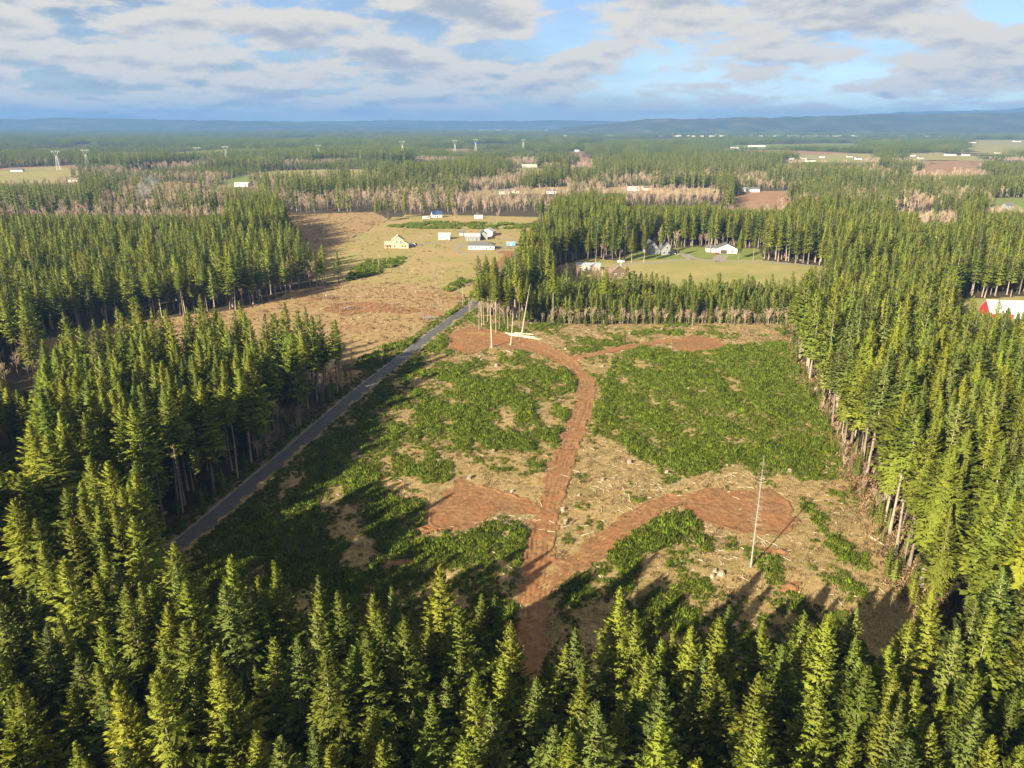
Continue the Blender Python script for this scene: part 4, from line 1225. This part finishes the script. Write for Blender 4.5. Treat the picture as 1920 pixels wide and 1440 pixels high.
# ---------------------------------------------------------------- trees that stand alone: snag, seed trees by the log pile
def snag(label, px_, py_, h, lean=(0, 0), limbs=40, r=.3, seed=0, mat='pale_wood', limb0=.55):
    rg_ = np.random.default_rng(seed)
    X, Y = G(px_, py_)
    z = float(relief(np.array([X]), np.array([Y]))[0])
    e = empty('dead_tree', (X, Y, z), 0, label, 'tree')
    e.rotation_euler = (lean[0], lean[1], 0)
    tv, tf = trunk_mesh(rg_, h, r, 8, 8, 0, .5, .12)
    link('trunk', mesh_from('trunk', tv, tf, [mat]), e)
    m = MB()
    for k in range(limbs):
        zz = h * rg_.uniform(limb0, .985); az = rg_.uniform(0, 6.28); L = (1 - (zz / h - limb0) / (1 - limb0) * .75) * rg_.uniform(.8, 2.6)
        q = (math.cos(az) * L, math.sin(az) * L, zz + L * rg_.uniform(-.1, .35))
        m.tube((0, 0, zz), q, .03, .01, 3)
        for _ in range(2):
            t = rg_.uniform(.4, .9); p0 = (q[0] * t, q[1] * t, zz + (q[2] - zz) * t)
            m.tube(p0, (p0[0] + rg_.normal(0, .35), p0[1] + rg_.normal(0, .35), p0[2] + .3), .02, .008, 3)
    m.build('dead_limbs', mat, e)


snag('tall bleached dead snag standing alone beside the right scraped pad', 1407, 1068, 29, (0, 0), 90, .17, 1, mat='grey_snag', limb0=.35)
snag('bare leaning pole snag left of the log pile', 922, 655, 21, (0, R(-1.5)), 6, .28, 2)
snag('crooked pale snag standing in front of the log pile', 957, 650, 17, (R(2), R(4)), 12, .24, 3)
snag('split leaning dead trunk right of the log pile', 978, 630, 26, (0, R(9)), 10, .28, 4)
for px_, py_, h in ((868, 575, 12), (880, 592, 10)):
    X, Y = G(px_, py_)
    e = empty('utility_pole', (X, Y, 0), R(70), 'wooden utility pole beside the %s end of the sunlit road' % ('far' if px_ < 870 else 'near'), 'pole')
    MB().tube((0, 0, 0), (0, 0, h), .16, .11, 8).build('pole', 'bark', e)
    MB().box(-1.2, 1.2, -.07, .07, h - .9, h - .75).build('crossarm', 'bark', e)
    for x in (-1, 0, 1): MB().tube((x, 0, h - .75), (x, 0, h - .5), .06, .05, 6).build('insulator', 'trim', e)
seedtrees = [(898, 622, 29, 'leftmost tall bare stemmed fir by the log pile'), (903, 616, 28, 'second bare stemmed fir from the left by the log pile'), (908, 612, 27, 'third bare stemmed fir from the left, set back by the log pile'),
             (914, 606, 26, 'fir farthest back of the group left of the log pile'), (930, 628, 31, 'tallest bare stemmed fir at the left end of the log pile'), (936, 622, 28, 'bare stemmed fir just behind the left end of the log pile'),
             (953, 624, 29, 'bare stemmed fir at the middle of the log pile, leaning left'), (974, 622, 27, 'fir with low branches behind the right half of the log pile'), (946, 610, 24, 'bushy fir behind the middle of the log pile')]
for k, (a, b, h, lab) in enumerate(seedtrees):
    X, Y = G(a, b); key = 'b%d_fir' % (k % 4)
    e = empty('fir_tree', (X, Y, .05), k * 1.1, lab, 'tree', 'tall firs by the log pile')
    e.rotation_euler.y = R((-1, 0, 1, 0, 0, 1, -3, 0, 0)[k])
    s = h / 34; e.scale = (s, s, s)
    link('trunk', LIB[key][2], e); link('crown', LIB[key][3], e)
# solitary firs on the fields and yards
for k, (a, b, h, lab) in enumerate([(1298, 462, 24, 'fir on the lawn left of the white house with the open garage'), (1331, 473, 28, 'slim fir with a bare stem before the white house'), (1184, 492, 26, 'left fir of the pair standing at the field edge'), (1207, 492, 27, 'right fir of the pair standing at the field edge'),
                                    (1102, 492, 25, 'fir right behind the metal roofed workshop'), (1117, 492, 24, 'fir between workshop and field edge'), (1385, 486, 23, 'bushy fir right of the white house'), (1412, 488, 25, 'fir at the bend of the gravel drive'),
                                    (1148, 494, 25, 'fir above the brown timber house'), (1270, 480, 17, 'small fir on the lawn right of the gabled houses'), (1072, 490, 26, 'fir at the left end of the row above the workshop'),
                                    (1238, 478, 24, 'fir standing between the two steep gabled houses'),
                                    (707, 417, 27, 'slim fir at the left end of the shrub strip'), (716, 415, 24, 'second fir at the left end of the shrub strip'), (760, 408, 28, 'tall fir left of the dark roofed cabin'), (1298, 612, 20, 'tall fir standing forward of the young plantation')]):
    X, Y = G(a, b); key = ('c%d_fir' % (k % 6)); kk = ('a%d_fir' % (k % 8))
    e = empty('fir_tree', (X, Y, .02), k * .9, lab, 'tree', 'solitary firs')
    s = h / 34; e.scale = (s, s, s)
    link('trunk', LIB[kk][2], e); link('crown', LIB[kk][3], e)

# ---------------------------------------------------------------- scrub, straw, bracken on the open ground
BROOM = [(1.12, [(1112, 815), (1138, 705), (1150, 668), (1265, 668), (1350, 655), (1470, 638), (1505, 700), (1552, 800), (1600, 900), (1500, 905), (1430, 862), (1340, 885), (1245, 915), (1232, 875), (1165, 835)]),
         (.80, [(440, 1060), (640, 850), (820, 680), (900, 700), (1060, 700), (1088, 745), (1060, 820), (1010, 900), (900, 880), (800, 920), (790, 1000), (700, 1090), (430, 1110)]),
         (.95, [(300, 1080), (640, 800), (760, 690), (800, 700), (700, 800), (600, 900), (560, 1000), (560, 1120), (300, 1180)]),
         (.8, [(860, 1020), (960, 960), (985, 1010), (968, 1085), (850, 1120), (560, 1140), (620, 1080), (780, 1020)]),
         (.9, [(1055, 1095), (1130, 1040), (1200, 990), (1300, 960), (1330, 990), (1210, 1045), (1180, 1120), (1060, 1150)]),
         (.95, [(400, 1110), (700, 1085), (965, 1080), (960, 1190), (400, 1230)]), (.75, [(1150, 1140), (1300, 1090), (1450, 1130), (1600, 1160), (1620, 1230), (1100, 1230)]),
         (.7, [(1480, 1020), (1560, 1010), (1640, 1050), (1560, 1065)]), (.8, [(1300, 1005), (1375, 1010), (1390, 1035), (1320, 1040)]),
         (.85, [(1040, 1030), (1100, 980), (1150, 985), (1090, 1020)]), (.8, [(905, 660), (945, 655), (945, 670), (905, 672)]), (.8, [(1065, 652), (1110, 648), (1120, 664), (1070, 664)]),
         (.8, [(1205, 625), (1320, 625), (1310, 634), (1210, 632)]), (.8, [(850, 605), (895, 598), (905, 612), (855, 618)]), (.9, [(820, 640), (870, 615), (800, 690), (760, 700)]),
         (.85, [(930, 700), (1060, 690), (1080, 712), (940, 720)]), (.85, [(850, 805), (1000, 830), (1010, 860), (840, 835)]), (.8, [(990, 760), (1075, 745), (1070, 800), (980, 800)])]
BROOM = [(d, poly(p)) for d, p in BROOM]
lo, hi = CLEAR.min(0) - 2, CLEAR.max(0) + 2


def cand(s):
    nx, ny = int((hi[0] - lo[0]) / s), int((hi[1] - lo[1]) / s)
    a, b = np.meshgrid(np.arange(nx), np.arange(ny))
    x = lo[0] + (a.ravel() + rg.uniform(-.5, .5, nx * ny)) * s; y = lo[1] + (b.ravel() + rg.uniform(-.5, .5, nx * ny)) * s
    m = inside(CLEAR, x, y) & (dist_line(ROAD, x, y) > 4.2)
    x, y = x[m], y[m]
    return x, y, dirt_f(x, y)


def ground_z(x, y): return 0.03 + relief(x, y) + 0.05


x_, y_, df = cand(0.88)
dens = .12 + .42 * sstep(fbm(x_, y_, 30, 3, 35), .42, .62)
for d, Pp in BROOM: dens = np.where(inside(Pp, x_, y_), np.maximum(dens, d), dens)
nz = fbm(x_, y_ * .55 + x_ * .3, 7, 4, 31)
prob = sstep(nz + .45 * (fbm(x_, y_, 2.3, 2, 33) - .5) + (dens - .5) * .40, .42, .60) * .88
m = (rg.random(len(x_)) < prob) & (df < -.5)
gx1, gy1, gn = x_[m], y_[m], nz[m]
dm = dens[m]
gs_ = rg.uniform(.4, 1.0, len(gx1)) * (.55 + .45 * sstep(dm, .3, .8)) * (0.75 + .6 * sstep(gn, .4, .65))
pts = np.stack([gx1, gy1, ground_z(gx1, gy1) - .05], 1)
vi1 = rg.integers(0, 5, len(gx1))
# broom strips beyond
ex, ey = [], []
for p in ([(720, 425), (800, 416), (1005, 420), (1005, 431), (760, 428)], [(660, 505), (690, 490), (760, 482), (750, 500), (690, 520), (650, 528)], [(832, 540), (860, 524), (888, 522), (880, 535), (840, 548)],
          [(720, 690), (760, 650), (800, 640), (700, 705), (690, 700)], [(838, 590), (868, 574), (872, 580), (848, 592)], [(640, 695), (720, 650), (800, 632), (720, 690)]):
    Pp = poly(p); l2, h2 = Pp.min(0), Pp.max(0)
    nn = int((h2[0] - l2[0]) * (h2[1] - l2[1]) * .55)
    a = rg.uniform(l2[0], h2[0], nn); b = rg.uniform(l2[1], h2[1], nn)
    mm = inside(Pp, a, b) & (dist_line(ROAD, a, b) > 4.5) & (fbm(a, b, 9, 3, 61) > .43)
    ex.append(a[mm]); ey.append(b[mm])
ex, ey = np.concatenate(ex), np.concatenate(ey)
pts = np.concatenate([pts, np.stack([ex, ey, ex * 0], 1)]); vi1 = np.r_[vi1, rg.integers(0, 5, len(ex))]; gs_ = np.r_[gs_, rg.uniform(.9, 1.6, len(ex))]
tkeys = sorted(TUFT); tid = {k: i for i, k in enumerate(tkeys)}
tcoll = hidden_collection('scrub_shapes', TUFT)
rr = lambda n_: np.stack([rg.normal(0, .1, n_), rg.normal(0, .1, n_), rg.uniform(0, 6.28, n_)], 1)
tag(scatter('broom_scrub', tcoll, pts, rr(len(pts)), np.stack([gs_, gs_, gs_ * rg.uniform(.7, 1.25, len(gs_))], 1), vi1), 'dense green broom scrub in patches over the cleared ground', 'scrub', kind='stuff')
print('broom', len(pts))

x_, y_, df = cand(0.95)
m = ((df < -.2) | (df < 1.6) & (rg.random(len(x_)) < .4)) & (rg.random(len(x_)) < .35 + .65 * sstep(fbm(x_, y_, 5, 3, 41), .35, .6)) 
for d_, Pp in BROOM:
    if d_ > .85: m &= ~(inside(Pp, x_, y_) & (rg.random(len(x_)) < .75))
gx2, gy2 = x_[m], y_[m]
v2 = np.where(rg.random(len(gx2)) < .88, tid['g0_grass'] + rg.integers(0, 4, len(gx2)), tid['h0_fern'] + rg.integers(0, 3, len(gx2)))
s2 = rg.uniform(.5, 1.25, len(gx2))
p2 = np.stack([gx2, gy2, ground_z(gx2, gy2) - .04], 1)
# brush on both road verges
RC = resample(ROAD[1:14], 1.0); k = 3800
ii = rg.integers(0, len(RC), k); Tn = np.gradient(RC, axis=0); Tn /= np.linalg.norm(Tn, axis=1)[:, None]
off = rg.uniform(3.6, 8.5, k) * rg.choice([-1, 1], k)
vx, vy = RC[ii, 0] + Tn[ii, 1] * off, RC[ii, 1] - Tn[ii, 0] * off
p2 = np.concatenate([p2, np.stack([vx, vy, np.full(k, .03)], 1)])
w_ = rg.random(k)
v2 = np.r_[v2, np.where(w_ < .45, rg.integers(0, 5, k), np.where(w_ < .75, tid['h0_fern'] + rg.integers(0, 3, k), tid['g0_grass'] + rg.integers(0, 4, k)))]
s2 = np.r_[s2, rg.uniform(.4, .95, k)]
# brown brush in the cut strip, along the forest edges, on the tan slope
ex, ey = [], []
for Pp, dn in ((CUT2, .10), (MEADOW, .02), (LOGGED, .05)):
    l2, h2 = Pp.min(0), Pp.max(0); nn = int((h2[0] - l2[0]) * (h2[1] - l2[1]) * dn)
    a = rg.uniform(l2[0], h2[0], nn); b = rg.uniform(l2[1], h2[1], nn); mm = inside(Pp, a, b) & (dist_line(ROAD, a, b) > 5)
    ex.append(a[mm]); ey.append(b[mm])
ex, ey = np.concatenate(ex), np.concatenate(ey)
E = np.concatenate([np.array([G(*q) for q in ((1478, 612), (1512, 700), (1562, 795), (1605, 880), (1655, 975), (1700, 1085), (1760, 1160))])])
k = 1700
sg = rg.integers(0, len(E) - 1, k); tt = rg.random(k)
q = E[sg] + (E[sg + 1] - E[sg]) * tt[:, None] + rg.normal(0, 2.6, (k, 2))
p2 = np.concatenate([p2, np.stack([ex, ey, ex * 0], 1), np.stack([q[:, 0], q[:, 1], ground_z(q[:, 0], q[:, 1]) - .05], 1)])
v2 = np.r_[v2, np.where(rg.random(len(ex)) < .6, tid['g0_grass'] + rg.integers(0, 4, len(ex)), tid['h0_fern'] + rg.integers(0, 3, len(ex))), tid['h0_fern'] + rg.integers(0, 3, k)]
s2 = np.r_[s2, rg.uniform(.8, 1.8, len(ex)), rg.uniform(.8, 1.8, k)]
tag(scatter('dry_grass', tcoll, p2, rr(len(p2)), np.stack([s2, s2, s2], 1), v2), 'straw coloured grass and brown bracken over the cleared ground', 'grass', kind='stuff')
print('grass', len(p2))


# ---------------------------------------------------------------- logging slash, logs, stumps
def stick_mesh(seed, L, r, mat):
    rg_ = np.random.default_rng(seed)
    m = MB(); p = Vector((-L / 2, 0, 0))
    for k in range(3):
        q = p + Vector((L / 3, rg_.normal(0, .06 * L), rg_.normal(0, .04 * L))); m.tube(p, q, r * (1 - .22 * k), r * (1 - .22 * (k + 1)), 5); p = q
    return mesh_from('stick', m.V, m.F, [mat])


STK = {'s%d' % i: stick_mesh(950 + i, (1.2, 2.0, 3.0, 1.5)[i], (.07, .08, .11, .13)[i], ('pale_wood', 'bark', 'pale_wood', 'pale_wood')[i]) for i in range(4)}
scoll = hidden_collection('slash_shapes', STK)
x_, y_, df = cand(2.3)
m = (rg.random(len(x_)) < .55) & (df < 0)
sx, sy = x_[m], y_[m]
for (a, b, rad, nn) in ((970, 985, 7, 240), (955, 1010, 5, 120), (1300, 735, 4, 60), (1390, 1015, 9, 200), (1310, 1040, 8, 130), (1150, 900, 12, 140), (1240, 925, 10, 120), (1340, 900, 14, 140), (1430, 880, 12, 120), (960, 660, 12, 90), (1040, 640, 14, 100), (1300, 620, 30, 120), (870, 1000, 8, 60)):
    X, Y = G(a, b); sx = np.r_[sx, rg.normal(X, rad, nn)]; sy = np.r_[sy, rg.normal(Y, rad * .7, nn)]
mm = (dirt_f(sx, sy) < -.3) | (rg.random(len(sx)) < .22); sx, sy = sx[mm], sy[mm]
sz = ground_z(sx, sy) + rg.uniform(.02, .3, len(sx))
# slash in the brown cut strip
a = rg.uniform(CUT2[:, 0].min(), CUT2[:, 0].max(), 2600); b = rg.uniform(CUT2[:, 1].min(), CUT2[:, 1].max(), 2600); mm = inside(CUT2, a, b) & (dist_line(ROAD, a, b) > 5)
sx, sy, sz = np.r_[sx, a[mm]], np.r_[sy, b[mm]], np.r_[sz, np.full(mm.sum(), .12)]
n_ = len(sx)
tag(scatter('logging_slash', scoll, np.stack([sx, sy, sz], 1), np.stack([rg.normal(0, .12, n_), rg.normal(0, .18, n_), rg.uniform(0, 6.28, n_)], 1), np.repeat(rg.uniform(.3, .85, n_)[:, None], 3, 1), rg.integers(0, 4, n_)),
    'broken pale branches and logging slash strewn over the cleared ground', 'slash', kind='stuff')

logs = [(948, 629, 1003, 637, .42, 'long pink log on the back side of the log pile'), (955, 632, 1010, 640, .4, 'long pink log on the front side of the log pile'), (965, 631, 1000, 634, .36, 'short pink log lying on top of the log pile'),
        (985, 634, 1014, 640, .3, 'thin log end sticking out right of the log pile'), (950, 661, 968, 667, .16, 'thin pale log in the grass below the log pile'), (1090, 1008, 1112, 1001, .14, 'short pale log by the right dirt branch'),
        (1365, 1178, 1390, 1172, .14, 'pale log in the shade by the front firs'), (725, 727, 738, 722, .2, 'pale log in the shaded scrub right of the road'), (1632, 1008, 1668, 1030, .16, 'brown log along the right forest edge')]
for k, (a, b, c, d, r, lab) in enumerate(logs):
    p, q = G(a, b), G(c, d)
    zz = float(relief(np.array([p[0]]), np.array([p[1]]))[0]) + .05 + r + (.75 if k == 2 else 0)
    mid = ((p[0] + q[0]) / 2, (p[1] + q[1]) / 2)
    e = empty('log', (mid[0], mid[1], zz), 0, lab, 'log', 'felled logs')
    v = Vector((q[0] - mid[0], q[1] - mid[1], 0))
    MB().tube(-v, v, r, r * .75, 10).build('stem', 'fresh_log' if k < 4 else 'pale_wood', e)
    vd = v.normalized() * .03
    MB().tube(-v - vd, -v, r * .93, r * .93, 10).build('cut_end', 'lumber', e)

st = [(743, 672), (762, 676), (903, 680), (900, 672), (957, 686), (1060, 660), (895, 690), (930, 690), (1010, 690), (640, 558), (655, 578), (612, 556), (700, 560), (755, 560), (828, 566), (720, 545), (690, 552), (780, 548),
      (1340, 1075), (1352, 1082), (1335, 1085), (1322, 700), (1290, 735), (1480, 890), (1430, 905), (1250, 890), (1180, 870), (1130, 905), (1085, 935), (1055, 962), (960, 925), (1060, 985), (1130, 690), (1145, 640), (1180, 630), (1240, 622), (1400, 622), (1440, 618), (880, 900), (925, 850)]
sm = []
for i in range(4):
    rg_ = np.random.default_rng(970 + i); m = MB(); n = 9
    rad = .42 + .1 * i; hh = .7 + .15 * i
    for z_, f in ((-.2, 1.7), (.12, 1.25), (hh * .6, 1.0), (hh, .95)):
        m.V += [(rad * f * math.cos(6.283 * k / n) * (1 + rg_.normal(0, .1)), rad * f * math.sin(6.283 * k / n) * (1 + rg_.normal(0, .1)), z_ + rg_.normal(0, .05)) for k in range(n)]
    for j in range(3): m.F += [(j * n + k, j * n + (k + 1) % n, (j + 1) * n + (k + 1) % n, (j + 1) * n + k) for k in range(n)]
    top = MB(); o = 3 * n
    tV = [m.V[o + k] for k in range(n)]
    tV = [(x * .98, y * .98, z_ + .01) for x, y, z_ in tV]
    sm.append((mesh_from('bole', m.V, m.F, ['bark']), mesh_from('cut_face', tV + [(x, y, z_ - .08) for x, y, z_ in tV], [tuple(range(n))] + [(k, n + k, n + (k + 1) % n, (k + 1) % n) for k in range(n)], ['stump_top'])))
cellw = {}
for k, (a, b) in enumerate(st):
    if b < 600: w_ = 'in the brown clearing left of the road'
    elif b < 700 and a < 1100: w_ = 'in the straw below the log pile'
    elif b < 750: w_ = 'near the upper scraped pad'
    elif b > 1050: w_ = 'at the edge of the front shade'
    elif a < 1060: w_ = 'left of the long dirt track'
    else: w_ = 'below the broom patch'
    cellw.setdefault(w_, []).append(k)
for w_, ks in cellw.items():
    ks.sort(key=lambda q: st[q][0])
    for j, k in enumerate(ks):
        X, Y = G(*st[k])
        e = empty('stump', (X, Y, float(ground_z(np.array([X]), np.array([Y]))[0])), k * 1.7, 'weathered tree stump %s, %s' % (w_, ORD[min(j, 11)]), 'stump', 'stumps of the felled firs')
        s = .7 + .2 * (k % 3); e.scale = (s, s, s)
        link('bole', sm[k % 4][0], e); link('cut_face', sm[k % 4][1], e)

# root plates / slash heaps in the brown clearing
for a, b, lab in ((616, 559, 'dark root heap at the left of the brown clearing'), (656, 579, 'dark slash heap beside the bare soil of the brown clearing'), (884, 536, 'heap of bulldozed stumps at the foot of the meadow slope')):
    X, Y = G(a, b)
    e = empty('slash_heap', (X, Y, 0), 0, lab, 'heap')
    rg_ = np.random.default_rng(int(a)); m = MB()
    for k in range(46):
        q = Vector((rg_.normal(0, 2.2), rg_.normal(0, 1.5), abs(rg_.normal(.5, .5)))); d_ = Vector(rg_.normal(0, 1, 3)); d_.z *= .4; d_.normalize()
        m.tube(q - d_ * rg_.uniform(.6, 1.8), q + d_ * rg_.uniform(.6, 1.8), .14, .06, 5)
    o = m.build('branches', 'bark', e); o['kind'] = 'stuff'
    m = MB()
    for k in range(10):
        q = Vector((rg_.normal(0, 1.6), rg_.normal(0, 1.0), .2)); m.tube(q, q + Vector((rg_.normal(0, .3), rg_.normal(0, .3), .7)), .7, .25, 6)
    o = m.build('soil', 'dirt', e); o['kind'] = 'stuff'

# small spoil heaps of red soil
for a, b, s, lab in ((790, 999, 1.6, 'orange spoil heap at the left tip of the left scraped pad'), (735, 1068, 1.3, 'left orange test pit heap in the shaded scrub'), (765, 1060, 1.2, 'right orange test pit heap in the shaded scrub'),
                     (1462, 1040, 1.5, 'orange spoil heap by the long thin shadow of the snag'), (1480, 1106, 1.6, 'orange spoil heap in the shade right of the snag')):
    X, Y = G(a, b); nn = 18; V, F = [], []
    for j in range(nn + 1):
        for i in range(nn + 1):
            u_, v_ = i / nn * 2 - 1, j / nn * 2 - 1; rr_ = math.hypot(u_, v_)
            V.append((u_ * s * 1.6, v_ * s * 1.0, .75 * s * max(0, 1 - rr_) ** .8 + (random.random() - .5) * .12 - .12))
    F = [(j * (nn + 1) + i, j * (nn + 1) + i + 1, (j + 1) * (nn + 1) + i + 1, (j + 1) * (nn + 1) + i) for j in range(nn) for i in range(nn)]
    o = link('soil_heap', mesh_from('soil_heap', V, F, ['dirt'], smooth=True), loc=(X, Y, float(ground_z(np.array([X]), np.array([Y]))[0])))
    tag(o, lab, 'heap')


# ---------------------------------------------------------------- pylons
def pylon(label, px_, py_, h=42):
    X, Y = G(px_, py_)
    e = empty('pylon', (X, Y, 0), R(20), label, 'pylon', 'power line pylons')
    t = .28
    for sx_ in (-1, 1):
        for sy_ in (-1, 1):
            MB().tube((sx_ * 4, sy_ * 4, 0), (sx_ * 1.2, sy_ * 1.2, h * .72), t, t, 4).build('leg', 'steel', e)
    m = MB()
    for k in range(6):
        z0, z1 = h * .12 * k, h * .12 * (k + 1); a0, a1 = 4 - 2.8 * z0 / (h * .72), 4 - 2.8 * z1 / (h * .72)
        for s_ in (-1, 1):
            m.tube((-a0, s_ * a0, z0), (a1, s_ * a1, z1), .12, .12, 3); m.tube((a0, s_ * a0, z0), (-a1, s_ * a1, z1), .12, .12, 3)
    m.build('bracing', 'steel', e)
    for s_ in (-1, 1):
        MB().tube((s_ * 1.2, 0, h * .72), (s_ * 5.5, 0, h), t, t, 4).build('arm', 'steel', e)
    MB().box(-9, 9, -.5, .5, h - .6, h).build('crossarm', 'steel', e)
    for x in (-8, 0, 8): MB().tube((x, 0, h - .6), (x, 0, h - 3.4), .2, .2, 5).build('insulator', 'trim', e)


for a, b, h, lab in ((110, 319, 42, 'pylon rising at the back of the left field'), (164, 313, 40, 'pylon in the firs just right of the left field'), (373, 306, 40, 'left pylon of the pair in the firs above the small green field'), (425, 303, 40, 'right pylon of the pair in the firs above the small green field'),
                     (598, 296, 38, 'pylon alone left of the middle, before the dark far wood'), (755, 292, 46, 'left pylon of the three against the dark far wood'), (853, 289, 46, 'middle pylon of the three against the dark far wood'), (892, 286, 46, 'right pylon of the three against the dark far wood'), (981, 281, 40, 'small pylon above the middle fir stand')):
    pylon(lab, a, b, h)

# ---------------------------------------------------------------- hills along the horizon
def ridge(name, prof, dist, depth, seed, mat='hill_wood', rough=1.0):
    """prof: (bearing px, crest row px): a wooded ridge whose crest follows those bearings"""
    P_ = np.array(prof, float)
    nx_, ny_ = 420, 22
    b = np.linspace(P_[0, 0], P_[-1, 0], nx_)
    crest = np.interp(b, P_[:, 0], P_[:, 1])
    cr = CAM_H + (232 - crest) / FPX * dist
    V = []
    for j in range(ny_):
        t = j / (ny_ - 1); yy = dist - depth * .5 + depth * t
        prof_ = math.sin(math.pi * min(1, t * 1.0)) ** .8
        for i in range(nx_):
            x = (b[i] - 960) / FPX * yy
            nz_ = float(fbm(np.array([x]), np.array([yy]), 900, 4, seed)[0])
            z = (cr[i] * prof_) * (1 - .45 * rough * (1 - prof_) * nz_ * 1.6) + (nz_ - .5) * 26 * rough * prof_ + (float(fbm(np.array([x]), np.array([yy]), 130, 3, seed + 3)[0]) - .5) * 34 * prof_
            V.append((x, yy, z if 0 < j < ny_ - 1 else -.5))
    F = [(j * nx_ + i, j * nx_ + i + 1, (j + 1) * nx_ + i + 1, (j + 1) * nx_ + i) for j in range(ny_ - 1) for i in range(nx_ - 1)]
    tag(link(name, mesh_from(name, V, F, [mat], smooth=True)), kind='structure')


ridge('left_hills', [(-300, 226), (0, 224), (100, 226), (140, 223), (300, 224), (420, 226), (520, 228), (640, 233), (760, 238), (900, 246)], 11500, 2600, 51)
ridge('right_hills', [(1020, 246), (1060, 238), (1130, 232), (1200, 225), (1300, 224), (1420, 222), (1560, 218), (1660, 217), (1780, 214), (1920, 213), (2250, 212)], 8600, 2400, 52)
ridge('far_hills', [(-500, 234), (450, 228), (620, 228), (760, 226), (900, 228), (1050, 226), (1200, 230), (1500, 222), (1660, 212), (1760, 211), (1830, 209), (1880, 203), (1930, 204), (2050, 208), (2500, 212)], 14500, 2400, 53, rough=.5)

# the town under the right hills: specks past counting
rgt = np.random.default_rng(9)
m = MB()
for k in range(260):
    a = rgt.choice([rgt.normal(960, 50), rgt.normal(1470, 90), rgt.uniform(1100, 1900)])
    b = rgt.uniform(239, 246) if a < 1120 else rgt.uniform(236, 247)
    X, Y = G(a, b); Y = min(Y, 7000 if a > 1030 else 12500) * rgt.uniform(.9, 1); X = (a - 960) / FPX * Y
    w = rgt.uniform(8, 22); d = rgt.uniform(8, 20); h = rgt.uniform(5, 9)
    m.box(X - w, X + w, Y - d, Y + d, 0, h)
    bq = len(m.V); m.V += [(X - w, Y - d, h + .1), (X + w, Y - d, h + .1), (X + w, Y + d, h + .1), (X - w, Y + d, h + .1), (X - w, Y, h + 4), (X + w, Y, h + 4)]
    m.F += [tuple(bq + i for i in f) for f in ((0, 1, 5, 4), (2, 3, 4, 5), (1, 2, 5), (3, 0, 4))]
tag(m.build('far_town', 'tan_siding'), 'pale specks of a distant town at the foot of the hills', 'town', kind='stuff')

# smoke rising from the leafless wood
X, Y = G(262, 396)
sm_ = bmesh.new(); bmesh.ops.create_icosphere(sm_, subdivisions=3, radius=1.0)
for v in sm_.verts: v.co = Vector((v.co.x * (3 + 7 * (v.co.z + 1)) + 9 * (v.co.z + 1) ** 1.5, v.co.y * (3 + 6 * (v.co.z + 1)), 24 + v.co.z * 20))
me = bpy.data.meshes.new('smoke'); sm_.to_mesh(me); sm_.free()
sm_o = tag(link('smoke', me, loc=(X, Y, 0)), 'thin blue smoke rising from the leafless wood at left', 'smoke', kind='stuff')
mt = bpy.data.materials.new('smoke'); mt.use_nodes = True; nt = mt.node_tree; nt.nodes.clear()
o_ = nt.nodes.new('ShaderNodeOutputMaterial'); pv = nt.nodes.new('ShaderNodeVolumePrincipled'); pv.inputs['Color'].default_value = (.72, .82, 1, 1)
nz_ = nt.nodes.new('ShaderNodeTexNoise'); nz_.inputs['Scale'].default_value = .11; nz_.inputs['Detail'].default_value = 4
tc_ = nt.nodes.new('ShaderNodeTexCoord'); nt.links.new(tc_.outputs['Object'], nz_.inputs['Vector'])
mr_ = nt.nodes.new('ShaderNodeMapRange'); mr_.inputs[1].default_value = .42; mr_.inputs[2].default_value = .7; mr_.inputs[4].default_value = .022
nt.links.new(nz_.outputs[0], mr_.inputs[0]); nt.links.new(mr_.outputs[0], pv.inputs['Density']); nt.links.new(pv.outputs[0], o_.inputs['Volume'])
me.materials.append(mt)

# ---------------------------------------------------------------- haze: one closed box of even air
hz = MB().box(-25000, 25000, -4500, 21500, -1.5, 400)
me = mesh_from('haze', hz.V, hz.F, [])
mt = bpy.data.materials.new('haze'); mt.use_nodes = True; nt = mt.node_tree; nt.nodes.clear()
o_ = nt.nodes.new('ShaderNodeOutputMaterial'); pv = nt.nodes.new('ShaderNodeVolumePrincipled')
pv.inputs['Color'].default_value = (0.13, 0.29, 0.62, 1); pv.inputs['Density'].default_value = 0.00009
nt.links.new(pv.outputs[0], o_.inputs['Volume'])
me.materials.append(mt)
tag(link('haze', me), 'thin blue haze lying over the distant land', 'haze', kind='stuff')
